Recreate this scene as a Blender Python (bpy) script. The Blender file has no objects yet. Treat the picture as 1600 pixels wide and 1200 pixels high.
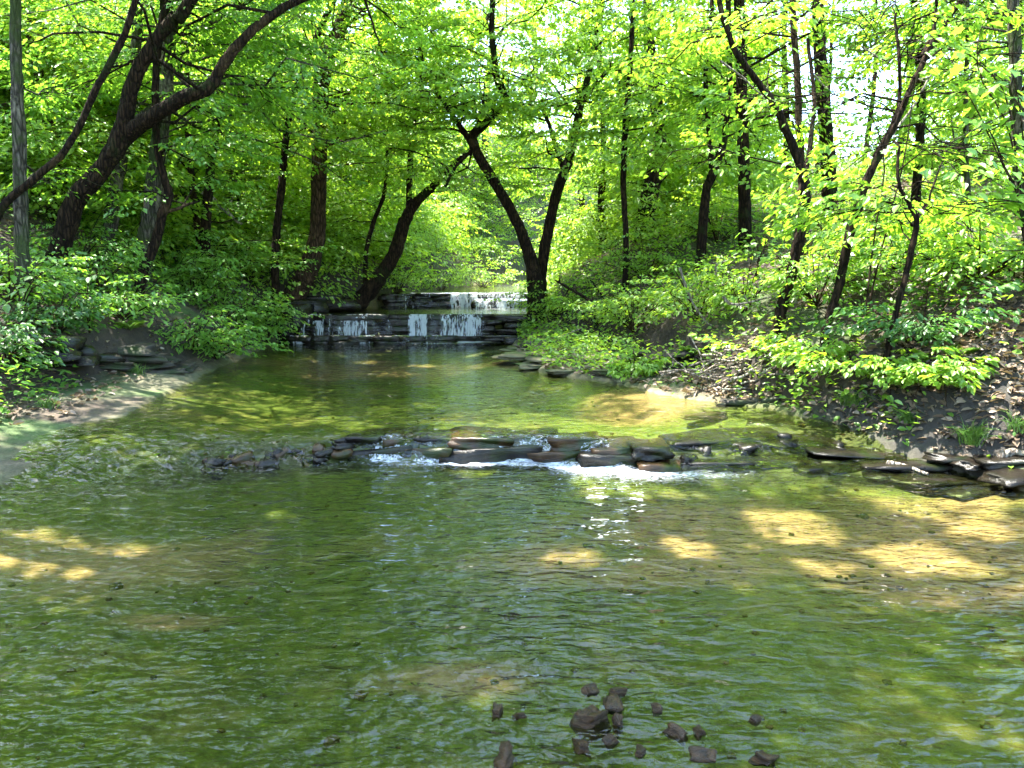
import bpy, math, random
import numpy as np
from mathutils import Vector

# ------------------------------------------------------------------ camera, sky, sun, exposure
sc = bpy.context.scene
COL = sc.collection
FPX = 1190.0                       # focal length in photo pixels (1600 wide)
CAM = np.array([0.0, 0.0, 1.7])
TH = math.atan(170.0 / FPX)        # camera looks down so that the horizon sits at row 430
cam_d = bpy.data.cameras.new("camera")
cam_d.sensor_width = 36.0
cam_d.lens = 36.0 * FPX / 1600.0
cam_d.clip_start = 0.05
cam_d.clip_end = 600.0
cam = bpy.data.objects.new("camera", cam_d)
cam.location = CAM
cam.rotation_euler = (math.pi / 2 - TH, 0, 0)
COL.objects.link(cam)
sc.camera = cam

SUN = np.array([-0.42, 0.20, 1.25]); SUN /= np.linalg.norm(SUN)    # direction towards the sun
SUN_EL = math.asin(SUN[2]); SUN_AZ = math.atan2(SUN[0], SUN[1])
world = bpy.data.worlds.new("World")
sc.world = world
world.use_nodes = True
wn = world.node_tree.nodes; wl = world.node_tree.links
sky = wn.new("ShaderNodeTexSky")
sky.sky_type = 'NISHITA'
sky.sun_disc = False
sky.sun_elevation = SUN_EL
sky.sun_rotation = SUN_AZ
bg = wn["Background"]
bg.inputs["Strength"].default_value = 0.15
wl.new(sky.outputs[0], bg.inputs["Color"])

sun_d = bpy.data.lights.new("sun", 'SUN')
sun_d.energy = 2.9
sun_d.angle = math.radians(0.53)
sun_d.color = (1.0, 0.95, 0.86)
sun = bpy.data.objects.new("sun", sun_d)
sun.rotation_euler = Vector(SUN).to_track_quat('Z', 'Y').to_euler()
COL.objects.link(sun)

vs = sc.view_settings
vs.view_transform = 'Standard'
vs.look = 'None'
vs.gamma = 1.0
vs.use_curve_mapping = False
vs.exposure = 3.55
sc.render.engine = 'CYCLES'
cy = sc.cycles
cy.use_denoising = True
cy.max_bounces = 9
cy.diffuse_bounces = 5
cy.glossy_bounces = 3
cy.transmission_bounces = 4
cy.transparent_max_bounces = 8
cy.caustics_reflective = False
cy.caustics_refractive = False
cy.sample_clamp_indirect = 6.0
cy.use_adaptive_sampling = True
cy.adaptive_threshold = 0.02

rng = np.random.default_rng(7)
random.seed(7)

# ------------------------------------------------------------------ photo <-> world helpers
CT, ST = math.cos(TH), math.sin(TH)
def ray(u, v):
    a = (u - 800.0) / FPX; b = (600.0 - v) / FPX
    return np.array([a, CT + b * ST, -ST + b * CT])
def P(u, v, D):
    d = ray(u, v)
    return CAM + d * (D / d[1])
def smooth(x):
    x = np.clip(x, 0, 1)
    return x * x * (3 - 2 * x)

# value noise
_perm = np.random.default_rng(3).random((256, 256))
def vnoise(x, y):
    x = np.asarray(x, float); y = np.asarray(y, float)
    xi = np.floor(x).astype(int); yi = np.floor(y).astype(int)
    fx = x - xi; fy = y - yi
    fx = fx * fx * (3 - 2 * fx); fy = fy * fy * (3 - 2 * fy)
    a = _perm[xi & 255, yi & 255]; b = _perm[(xi + 1) & 255, yi & 255]
    c = _perm[xi & 255, (yi + 1) & 255]; d = _perm[(xi + 1) & 255, (yi + 1) & 255]
    return (a * (1 - fx) + b * fx) * (1 - fy) + (c * (1 - fx) + d * fx) * fy
def fbm(x, y, o=4):
    s = 0; a = 0.5
    for i in range(o):
        s = s + a * (vnoise(x * 2 ** i + 17.3 * i, y * 2 ** i + 5.1 * i) - 0.5)
        a *= 0.55
    return s

# ------------------------------------------------------------------ shape of the place
_yl = [-40, -6, 2, 5, 6, 8, 10.4, 13.5, 17, 18.2, 19.6, 22, 28, 34, 42, 60]
_xl = [-6, -5.2, -4.7, -4.35, -4.15, -4.1, -4.5, -4.85, -5.25, -4.6, -3.7, -3.0, -1.6, 0.8, 6, 20]
_yr = [-40, -6, 2, 5, 6.2, 7.1, 8.4, 9.2, 10.5, 11.6, 13, 15.3, 17, 20, 24, 28, 34, 42, 60]
_xr = [7, 5.4, 4.9, 4.45, 4.05, 3.4, 2.85, 2.0, 1.35, 0.45, 0.2, 0.0, 0.25, 0.7, 1.5, 2.8, 6.0, 12, 28]
def xl(y): return np.interp(y, _yl, _xl) + 0.10 * (vnoise(np.asarray(y) * 1.7, 3.3) - .5)
def xr(y): return np.interp(y, _yr, _xr) + 0.14 * (vnoise(np.asarray(y) * 1.9, 9.1) - .5)
_bx = [-6.5, -4, -3, -2, -1.3, 0.3, 1.0, 1.6, 3.0, 4.5, 6.5]
_by = [5.7, 5.9, 6.3, 6.62, 6.82, 6.8, 6.55, 6.45, 6.35, 6.1, 5.9]     # foot of the low ledge
_bw = [1.2, 1.1, 0.8, 0.45, 0.16, 0.16, 0.30, 0.9, 1.35, 1.2, 1.2]      # length of the drop
def ledge_foot(x): return np.interp(x, _bx, _by)
def zw(x, y):
    """water level of the creek below the falls"""
    t = (y - ledge_foot(x)) / np.interp(x, _bx, _bw)
    return 0.22 * smooth(t) + 0.012 * np.clip((y - 7) / 10, 0, 1)
FALL1_Y, FALL2_Y = 17.15, 20.2
Z1, Z2 = 0.84, 1.24
def level(x, y):
    return np.where(y < FALL1_Y, zw(x, y), np.where(y < FALL2_Y, Z1 + 0.015 * (y - FALL1_Y), Z2 + 0.008 * (y - FALL2_Y)))
def bank_base(y):
    return np.interp(y, [-40, 0, 6, 8, 16, 18.2, 21, 40, 60, 100, 200], [0, 0, .05, .22, .26, .86, 1.25, 1.6, 4.5, 13, 25])
def height(x, y):
    x = np.asarray(x, float); y = np.asarray(y, float)
    L = xl(y); R = xr(y)
    sl = L - x; sr = x - R
    n = fbm(x * 0.55, y * 0.55); nf = fbm(x * 2.3 + 9, y * 2.3, 3)
    # creek bed
    mid = np.minimum(-sl, -sr)
    dep = 0.03 + 0.20 * smooth(mid / 1.6) + 0.10 * n + 0.05 * nf
    dep = np.where((y > 5.6) & (y < 8.0), np.minimum(dep, 0.06 + 0.07 * nf + 0.14 * smooth(np.abs(y - 6.7) / 1.3)), dep)
    dep = np.where(y > FALL1_Y, 0.07 + 0.05 * nf, dep)
    bed = level(x, y) - np.maximum(dep, -0.02 + 0.06 * nf)
    b = bank_base(y)
    # left bank: silt beach, rock step, steep hillside
    beach = np.interp(y, [-10, 4, 7, 9.8, 11, 12.5, 40], [0.6, 1.0, 1.25, 0.9, 0.35, 0.15, 0.15])
    s = np.maximum(sl, 0)
    hl = b + 0.02 + 0.13 * smooth(s / (beach + .01)) + 0.52 * smooth((s - beach) / 0.45)
    hl = hl + 0.60 * np.maximum(s - beach - 0.35, 0) ** 1.0
    hl = np.where(hl > 9, 9 + 5 * (1 - np.exp(-(hl - 9) / 8)), hl) + 0.35 * n * smooth(s / 3) + 0.05 * nf * smooth(s)
    # right bank: rock shelf upstream, undercut bank downstream, low ridge
    shelf = np.interp(y, [-10, 8.0, 9.5, 10.5, 12, 15, 17, 19, 40], [0.05, 0.05, 0.5, 1.2, 2.1, 1.5, .7, .4, .3])
    s = np.maximum(sr, 0)
    hr = b + 0.03 + 0.08 * smooth(s / 0.6) + np.interp(y, [5, 9, 11], [.34, .36, .50]) * smooth((s - shelf) / np.interp(y, [5, 9, 11], [.42, .42, .28])) + .10 * nf * smooth(s / .4)
    slope = 0.55 * np.maximum(s - shelf - 0.25, 0)
    top = 3.0 - 0.25 * smooth((s - 9) / 20)
    hr = hr + top * (1 - np.exp(-slope / 2.5)) + 0.30 * n * smooth(s / 2) + 0.05 * nf * smooth(s)
    z = np.where(sl > 0, hl, np.where(sr > 0, hr, bed))
    e = np.minimum(np.abs(sl), np.abs(sr))
    return z
def gh(x, y): return float(height(np.array([x]), np.array([y]))[0])
def hit(u, v, lo=2.0, hi=80.0):
    """first point of the terrain behind a photo pixel"""
    d = ray(u, v); d = d / d[1]
    ys = np.arange(lo, hi, 0.04)
    pts = CAM + d[None] * ys[:, None]
    hz = height(pts[:, 0], pts[:, 1])
    k = np.nonzero(pts[:, 2] < hz)[0]
    i = k[0] if len(k) else len(ys) - 1
    p = pts[i].copy(); p[2] = hz[i]
    return p

# ------------------------------------------------------------------ materials
def new_mat(name):
    m = bpy.data.materials.new(name); m.use_nodes = True
    nt = m.node_tree
    for n in list(nt.nodes): nt.nodes.remove(n)
    out = nt.nodes.new("ShaderNodeOutputMaterial")
    return m, nt, out
class N:
    def __init__(s, nt): s.nt = nt
    def __call__(s, t, **kw):
        n = s.nt.nodes.new("ShaderNode" + t)
        for k, v in kw.items():
            if k.startswith("_"): setattr(n, k[1:], v)
            else: n.inputs[k.replace("__", " ")].default_value = v
        return n
    def link(s, a, b): s.nt.links.new(a, b)
def ramp(n, fac, stops):
    r = n("ValToRGB")
    el = r.color_ramp.elements
    while len(el) < len(stops): el.new(0.5)
    for e, (p, c) in zip(el, stops):
        e.position = p; e.color = (*c, 1) if len(c) == 3 else c
    n.link(fac, r.inputs[0]); return r.outputs[0]

def leaf_mat(name, c_lo, c_hi, trans=2.1, gloss=0.04, rough=0.42, yellow=1.2, old=None):
    m, nt, out = new_mat(name); n = N(nt)
    geo = n("NewGeometry")
    att = n("Attribute", _attribute_name="tone")
    mx = n("Math", _operation='MULTIPLY_ADD'); n.link(geo.outputs["Random Per Island"], mx.inputs[0]); mx.inputs[1].default_value = 0.55
    mm = n("Math", _operation='MULTIPLY'); n.link(att.outputs["Fac"], mm.inputs[0]); mm.inputs[1].default_value = 0.45
    n.link(mm.outputs[0], mx.inputs[2])
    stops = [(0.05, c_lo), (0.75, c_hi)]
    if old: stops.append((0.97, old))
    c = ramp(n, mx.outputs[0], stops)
    d = n("BsdfDiffuse"); n.link(c, d.inputs[0])
    t = n("BsdfTranslucent")
    g = n("MixRGB", _blend_type='MULTIPLY'); g.inputs[0].default_value = 1.0
    n.link(c, g.inputs[1]); g.inputs[2].default_value = (trans * yellow, trans, trans * 0.55, 1)
    n.link(g.outputs[0], t.inputs[0])
    a = n("MixShader"); a.inputs[0].default_value = 0.5
    n.link(d.outputs[0], a.inputs[1]); n.link(t.outputs[0], a.inputs[2])
    gl = n("BsdfGlossy", Roughness=rough); gl.inputs[0].default_value = (1, 1, 1, 1)
    b = n("MixShader"); b.inputs[0].default_value = gloss
    n.link(a.outputs[0], b.inputs[1]); n.link(gl.outputs[0], b.inputs[2])
    n.link(b.outputs[0], out.inputs[0])
    return m

M = {}
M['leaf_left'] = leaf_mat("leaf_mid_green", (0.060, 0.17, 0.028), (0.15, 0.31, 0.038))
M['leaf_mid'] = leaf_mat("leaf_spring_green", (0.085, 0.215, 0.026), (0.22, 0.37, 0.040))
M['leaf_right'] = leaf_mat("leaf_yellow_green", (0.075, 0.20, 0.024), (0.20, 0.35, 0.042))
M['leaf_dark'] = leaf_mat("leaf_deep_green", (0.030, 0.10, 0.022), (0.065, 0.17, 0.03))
M['grass'] = leaf_mat("grass_blade", (0.05, 0.13, 0.02), (0.11, 0.22, 0.03))
M['litter'] = leaf_mat("dead_leaf", (0.13, 0.085, 0.055), (0.36, 0.27, 0.19), trans=0.35, gloss=0.03, yellow=1.0, old=(0.50, 0.40, 0.31))

def bark_mat(name, c1, c2, moss=None, mossamt=0.0, scale=1.0):
    m, nt, out = new_mat(name); n = N(nt)
    tc = n("TexCoord"); mp = n("Mapping"); mp.inputs["Scale"].default_value = (13 * scale, 13 * scale, 2.6 * scale)
    n.link(tc.outputs["Object"], mp.inputs[0])
    a = n("TexNoise", Scale=1.6, Detail=8.0, Roughness=0.7, Distortion=0.6); n.link(mp.outputs[0], a.inputs["Vector"])
    vo = n("TexVoronoi", Scale=1.5, _feature='DISTANCE_TO_EDGE'); n.link(mp.outputs[0], vo.inputs["Vector"])
    fur = ramp(n, vo.outputs["Distance"], [(0.0, (0, 0, 0)), (0.22, (1, 1, 1))])
    b = n("TexNoise", Scale=1.7, Detail=5.0, Roughness=0.65); n.link(tc.outputs["Object"], b.inputs["Vector"])
    c = ramp(n, a.outputs[0], [(0.34, c1), (0.62, c2)])
    mf = n("MixRGB"); n.link(fur, mf.inputs[0]); mf.inputs[1].default_value = (c1[0] * .6, c1[1] * .6, c1[2] * .6, 1); n.link(c, mf.inputs[2]); c = mf.outputs[0]
    # pale lichen and moss patches
    f = ramp(n, b.outputs[0], [(0.56, (0, 0, 0)), (0.66, (.7, .7, .7))])
    ml = n("MixRGB"); n.link(f, ml.inputs[0]); n.link(c, ml.inputs[1]); ml.inputs[2].default_value = (c2[0] * 1.8, c2[1] * 1.9, c2[2] * 1.7, 1); c = ml.outputs[0]
    if moss:
        f = ramp(n, b.outputs[0], [(0.36 + mossamt, (1, 1, 1)), (0.46 + mossamt, (0, 0, 0))])
        mx = n("MixRGB"); n.link(f, mx.inputs[0]); n.link(c, mx.inputs[1]); mx.inputs[2].default_value = (*moss, 1); c = mx.outputs[0]
    p = n("BsdfPrincipled", Roughness=0.95); n.link(c, p.inputs["Base Color"]); p.inputs["Specular IOR Level"].default_value = 0.12
    hs = n("Math", _operation='MULTIPLY_ADD'); n.link(fur, hs.inputs[0]); hs.inputs[1].default_value = .6; n.link(a.outputs[0], hs.inputs[2])
    bp = n("Bump", Strength=1.0, Distance=0.04); n.link(hs.outputs[0], bp.inputs["Height"]); n.link(bp.outputs[0], p.inputs["Normal"])
    n.link(p.outputs[0], out.inputs[0]); return m
M['bark_dark'] = bark_mat("bark_dark_brown", (0.008, 0.005, 0.003), (0.040, 0.024, 0.014), (0.016, 0.024, 0.006), -.02)
M['bark_brown'] = bark_mat("bark_brown", (0.020, 0.012, 0.006), (0.085, 0.052, 0.030), (0.022, 0.034, 0.009), 0.0)
M['bark_grey'] = bark_mat("bark_grey", (0.035, 0.031, 0.025), (0.16, 0.14, 0.11), (0.045, 0.06, 0.022), 0.07)
M['bark_dead'] = bark_mat("bark_dead_wood", (0.20, 0.165, 0.13), (0.46, 0.40, 0.33))

def rock_mat(name, c1, c2, wet=0.35, moss=None, mossamt=0.0, sc_=1.0):
    m, nt, out = new_mat(name); n = N(nt)
    tc = n("TexCoord"); mp = n("Mapping"); mp.inputs["Scale"].default_value = (1, 1, 5)
    n.link(tc.outputs["Object"], mp.inputs[0])
    a = n("TexNoise", Scale=3.5 * sc_, Detail=9.0, Roughness=0.65); n.link(mp.outputs[0], a.inputs["Vector"])
    b = n("TexNoise", Scale=2.1 * sc_, Detail=5.0); n.link(tc.outputs["Object"], b.inputs["Vector"])
    c = ramp(n, a.outputs[0], [(0.3, c1), (0.7, c2)])
    if moss:
        f = ramp(n, b.outputs[0], [(0.62 - mossamt, (0, 0, 0)), (0.72 - mossamt, (1, 1, 1))])
        mx = n("MixRGB"); n.link(f, mx.inputs[0]); n.link(c, mx.inputs[1]); mx.inputs[2].default_value = (*moss, 1); c = mx.outputs[0]
    p = n("BsdfPrincipled", Roughness=wet); n.link(c, p.inputs["Base Color"]); p.inputs["Specular IOR Level"].default_value = 0.3
    bp = n("Bump", Strength=0.8, Distance=0.03); n.link(a.outputs[0], bp.inputs["Height"]); n.link(bp.outputs[0], p.inputs["Normal"])
    n.link(p.outputs[0], out.inputs[0]); return m
M['rock_wet'] = rock_mat("wet_dark_shale", (0.003, 0.0026, 0.002), (0.022, 0.017, 0.012), 0.25, (0.010, 0.017, 0.003), 0.04)
M['rock_ledge'] = rock_mat("wet_brown_stone", (0.012, 0.007, 0.003), (0.085, 0.045, 0.019), 0.18, (0.018, 0.026, 0.004), 0.08)
M['rock_dry'] = rock_mat("grey_shale", (0.012, 0.010, 0.008), (0.070, 0.060, 0.048), 0.7, (0.020, 0.030, 0.008), 0.08)
M['rock_silt'] = rock_mat("silted_flat_stone", (0.06, 0.056, 0.030), (0.17, 0.155, 0.095), 0.8, (0.055, 0.075, 0.022), 0.14)
M['pebble'] = rock_mat("creek_stone", (0.004, 0.0025, 0.0015), (0.070, 0.034, 0.011), 0.3, (0.030, 0.022, 0.005), 0.04, 6.0)

def ground_mat():
    m, nt, out = new_mat("forest_floor_and_creek_bed"); n = N(nt)
    tc = n("TexCoord")
    a = n("TexNoise", Scale=9.0, Detail=8.0, Roughness=0.7); n.link(tc.outputs["Object"], a.inputs["Vector"])
    b = n("TexNoise", Scale=0.9, Detail=4.0); n.link(tc.outputs["Object"], b.inputs["Vector"])
    vor = n("TexVoronoi", Scale=16.0); n.link(tc.outputs["Object"], vor.inputs["Vector"])
    soil = ramp(n, a.outputs[0], [(0.30, (0.016, 0.011, 0.007)), (0.55, (0.060, 0.040, 0.025)), (0.75, (0.17, 0.12, 0.08))])
    green = ramp(n, a.outputs[0], [(0.3, (0.025, 0.045, 0.010)), (0.7, (0.07, 0.115, 0.025))])
    mx = n("MixRGB"); f = ramp(n, b.outputs[0], [(0.46, (0, 0, 0)), (0.56, (1, 1, 1))])
    n.link(f, mx.inputs[0]); n.link(soil, mx.inputs[1]); n.link(green, mx.inputs[2])
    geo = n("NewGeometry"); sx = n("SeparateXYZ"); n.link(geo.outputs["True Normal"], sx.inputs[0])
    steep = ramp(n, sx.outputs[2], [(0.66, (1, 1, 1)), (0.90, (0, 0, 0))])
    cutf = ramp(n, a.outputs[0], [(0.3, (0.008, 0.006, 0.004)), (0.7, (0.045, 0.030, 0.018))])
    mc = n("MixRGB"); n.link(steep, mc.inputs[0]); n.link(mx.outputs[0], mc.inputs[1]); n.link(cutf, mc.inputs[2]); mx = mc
    # bed: olive algae over tan sandstone, with lots of small mottling
    mp = n("Mapping"); mp.inputs["Scale"].default_value = (1.5, 0.9, 1); mp.inputs["Rotation"].default_value = (0, 0, 0.35)
    n.link(tc.outputs["Object"], mp.inputs[0])
    e = n("TexNoise", Scale=5.0, Detail=9.0, Roughness=0.72, Distortion=0.6); n.link(mp.outputs[0], e.inputs["Vector"])
    bed1 = ramp(n, e.outputs[0], [(0.28, (0.014, 0.021, 0.001)), (0.50, (0.055, 0.066, 0.005)), (0.72, (0.13, 0.118, 0.022))])
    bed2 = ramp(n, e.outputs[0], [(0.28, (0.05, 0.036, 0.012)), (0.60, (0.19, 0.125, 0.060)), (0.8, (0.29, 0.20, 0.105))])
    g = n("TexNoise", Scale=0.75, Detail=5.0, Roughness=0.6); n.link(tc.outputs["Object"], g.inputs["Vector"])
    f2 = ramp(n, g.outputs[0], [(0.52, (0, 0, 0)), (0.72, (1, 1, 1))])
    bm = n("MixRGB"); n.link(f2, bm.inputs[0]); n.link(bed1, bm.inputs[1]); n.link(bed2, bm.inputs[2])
    ats = n("Attribute", _attribute_name="sand"); sd = ramp(n, e.outputs[0], [(0.28, (0.11, 0.056, 0.040)), (0.55, (0.27, 0.145, 0.115)), (0.78, (0.39, 0.24, 0.21))])  # tan of the sunlit patches, painted into the bed colour
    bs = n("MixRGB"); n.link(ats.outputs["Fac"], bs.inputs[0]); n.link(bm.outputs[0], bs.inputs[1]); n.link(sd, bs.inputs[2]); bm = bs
    silt = ramp(n, a.outputs[0], [(0.3, (0.055, 0.052, 0.026)), (0.7, (0.17, 0.155, 0.09))])
    at = n("Attribute", _attribute_name="bed"); at2 = n("Attribute", _attribute_name="silt")
    m2 = n("MixRGB"); n.link(at.outputs["Fac"], m2.inputs[0]); n.link(mx.outputs[0], m2.inputs[1]); n.link(bm.outputs[0], m2.inputs[2])
    m3 = n("MixRGB"); n.link(at2.outputs["Fac"], m3.inputs[0]); n.link(m2.outputs[0], m3.inputs[1]); n.link(silt, m3.inputs[2])
    at3 = n("Attribute", _attribute_name="shelf"); shc = ramp(n, a.outputs[0], [(0.3, (0.010, 0.009, 0.007)), (0.7, (0.05, 0.045, 0.036))])
    m4 = n("MixRGB"); n.link(at3.outputs["Fac"], m4.inputs[0]); n.link(m3.outputs[0], m4.inputs[1]); n.link(shc, m4.inputs[2]); m3 = m4
    p = n("BsdfPrincipled", Roughness=0.85); n.link(m3.outputs[0], p.inputs["Base Color"])
    bp = n("Bump", Strength=0.7, Distance=0.05); n.link(a.outputs[0], bp.inputs["Height"]); n.link(bp.outputs[0], p.inputs["Normal"])
    n.link(p.outputs[0], out.inputs[0]); return m
M['ground'] = ground_mat()

def water_mat():
    m, nt, out = new_mat("creek_water"); n = N(nt)
    tc = n("TexCoord")
    mp = n("Mapping"); mp.inputs["Scale"].default_value = (1.0, 2.0, 1.0); mp.inputs["Rotation"].default_value = (0, 0, 0.22)
    n.link(tc.outputs["Object"], mp.inputs[0])
    a = n("TexNoise", Scale=4.2, Detail=1.5, Roughness=0.5, Distortion=0.7); n.link(mp.outputs[0], a.inputs["Vector"])
    b = n("TexNoise", Scale=12.0, Detail=1.2, Roughness=0.5, Distortion=0.6); n.link(mp.outputs[0], b.inputs["Vector"])
    ch = n("Attribute", _attribute_name="chop")
    ad = n("Math", _operation='MULTIPLY_ADD'); n.link(b.outputs[0], ad.inputs[0]); ad.inputs[1].default_value = 0.34; n.link(a.outputs[0], ad.inputs[2])
    bp = n("Bump", Distance=0.07); n.link(ad.outputs[0], bp.inputs["Height"]); n.link(ch.outputs["Fac"], bp.inputs["Strength"])
    fr = n("Fresnel", IOR=1.38); n.link(bp.outputs[0], fr.inputs["Normal"])
    tr = n("BsdfTransparent"); tr.inputs[0].default_value = (0.85, 0.96, 0.62, 1)
    gl = n("BsdfGlossy", Roughness=0.015); n.link(bp.outputs[0], gl.inputs["Normal"]); gl.inputs[0].default_value = (1, 1, 1, 1)
    mx = n("MixShader"); n.link(fr.outputs[0], mx.inputs[0]); n.link(tr.outputs[0], mx.inputs[1]); n.link(gl.outputs[0], mx.inputs[2])
    # foam where the water is broken
    fo = n("Attribute", _attribute_name="foam")
    mp2 = n("Mapping"); mp2.inputs["Scale"].default_value = (1.0, 2.2, 1.0); n.link(tc.outputs["Object"], mp2.inputs[0])
    fn = n("TexNoise", Scale=22.0, Detail=6.0, Roughness=0.75, Distortion=1.0); n.link(mp2.outputs[0], fn.inputs["Vector"])
    s = n("Math", _operation='ADD'); n.link(fo.outputs["Fac"], s.inputs[0]); n.link(fn.outputs[0], s.inputs[1])
    ff = ramp(n, s.outputs[0], [(0.74, (0, 0, 0)), (1.0, (.88, .88, .88))])
    fd = n("BsdfDiffuse"); fd.inputs[0].default_value = (0.80, 0.84, 0.86, 1)
    m2 = n("MixShader"); n.link(ff, m2.inputs[0]); n.link(mx.outputs[0], m2.inputs[1]); n.link(fd.outputs[0], m2.inputs[2])
    n.link(m2.outputs[0], out.inputs[0]); return m
M['water'] = water_mat()

def strand_mat():
    m, nt, out = new_mat("falling_water"); n = N(nt)
    tc = n("TexCoord"); mp = n("Mapping"); mp.inputs["Scale"].default_value = (26, 26, 1.6); n.link(tc.outputs["Object"], mp.inputs[0])
    a = n("TexNoise", Scale=1.0, Detail=4.0, Roughness=0.65, Distortion=0.3); n.link(mp.outputs[0], a.inputs["Vector"])
    mp2 = n("Mapping"); mp2.inputs["Scale"].default_value = (4, 4, .8); n.link(tc.outputs["Object"], mp2.inputs[0])
    b = n("TexNoise", Scale=1.0, Detail=2.0); n.link(mp2.outputs[0], b.inputs["Vector"])
    de = n("Attribute", _attribute_name="dens")
    s1 = n("Math", _operation='MULTIPLY_ADD'); n.link(b.outputs[0], s1.inputs[0]); s1.inputs[1].default_value = .7; n.link(a.outputs[0], s1.inputs[2])
    s2 = n("Math", _operation='MULTIPLY_ADD'); n.link(de.outputs["Fac"], s2.inputs[0]); s2.inputs[1].default_value = .24; n.link(s1.outputs[0], s2.inputs[2])
    f = ramp(n, s2.outputs[0], [(0.93, (0, 0, 0)), (1.0, (1, 1, 1))])
    s3 = n("Math", _operation='SUBTRACT'); n.link(s2.outputs[0], s3.inputs[0]); s3.inputs[1].default_value = .15
    f = ramp(n, s3.outputs[0], [(0.84, (0, 0, 0)), (1.0, (.62, .62, .62))])
    d = n("BsdfDiffuse"); d.inputs[0].default_value = (0.78, 0.84, 0.88, 1)
    t = n("BsdfTranslucent"); t.inputs[0].default_value = (0.78, 0.84, 0.88, 1)
    w = n("MixShader"); w.inputs[0].default_value = 0.35; n.link(d.outputs[0], w.inputs[1]); n.link(t.outputs[0], w.inputs[2])
    tr = n("BsdfTransparent"); tr.inputs[0].default_value = (.95, .97, .97, 1)
    g = n("BsdfGlossy", Roughness=0.1); fr = n("Fresnel", IOR=1.33)
    fm = n("Math", _operation='MULTIPLY'); n.link(fr.outputs[0], fm.inputs[0]); fm.inputs[1].default_value = .35
    cw = n("MixShader"); n.link(fm.outputs[0], cw.inputs[0]); n.link(tr.outputs[0], cw.inputs[1]); n.link(g.outputs[0], cw.inputs[2])
    c = n("MixShader"); n.link(f, c.inputs[0]); n.link(cw.outputs[0], c.inputs[1]); n.link(w.outputs[0], c.inputs[2])
    n.link(c.outputs[0], out.inputs[0]); return m
M['strand'] = strand_mat()

# ------------------------------------------------------------------ mesh helpers
def link(name, me, mats, parent=None, loc=None):
    o = bpy.data.objects.new(name, me)
    for m in mats: me.materials.append(m)
    COL.objects.link(o)
    if parent is not None: o.parent = parent
    if loc is not None: o.location = loc
    return o
def empty(name, loc):
    o = bpy.data.objects.new(name, None); o.empty_display_size = 0.2
    o.location = Vector(loc); COL.objects.link(o); return o
def tag(o, label=None, cat=None, group=None, kind=None):
    if label: o["label"] = label
    if cat: o["category"] = cat
    if group: o["group"] = group
    if kind: o["kind"] = kind
    return o
def mesh_np(name, V, loops, lens, mat_idx=None, smooth_=False, attrs=None):
    """fast mesh from arrays: V (n,3), loops flat indices, lens per face"""
    me = bpy.data.meshes.new(name)
    me.vertices.add(len(V)); me.vertices.foreach_set("co", np.ascontiguousarray(V, dtype=np.float32).ravel())
    me.loops.add(len(loops)); me.loops.foreach_set("vertex_index", np.asarray(loops, np.int32))
    lens = np.asarray(lens, np.int32)
    st = np.zeros(len(lens), np.int32); st[1:] = np.cumsum(lens)[:-1]
    me.polygons.add(len(lens)); me.polygons.foreach_set("loop_start", st)
    if mat_idx is not None: me.polygons.foreach_set("material_index", np.asarray(mat_idx, np.int32))
    if smooth_ is not False:
        sm = np.ones(len(lens), bool) if smooth_ is True else np.asarray(smooth_, bool)
        me.polygons.foreach_set("use_smooth", sm)
    for k, v in (attrs or {}).items():
        at = me.attributes.new(k, 'FLOAT', 'POINT'); at.data.foreach_set("value", np.asarray(v, np.float32))
    me.update(calc_edges=True)
    return me
def grid_mesh(name, X, Y, Z, attrs=None):
    ny, nx = X.shape
    V = np.stack([X, Y, Z], -1).reshape(-1, 3)
    i = np.arange(ny * nx).reshape(ny, nx)
    q = np.stack([i[:-1, :-1], i[:-1, 1:], i[1:, 1:], i[1:, :-1]], -1).reshape(-1)
    nf = (ny - 1) * (nx - 1)
    return mesh_np(name, V, q, np.full(nf, 4), smooth_=True, attrs={k: v.ravel() for k, v in (attrs or {}).items()})
def norm(a): return a / np.maximum(np.linalg.norm(a, axis=-1, keepdims=True), 1e-9)

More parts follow.
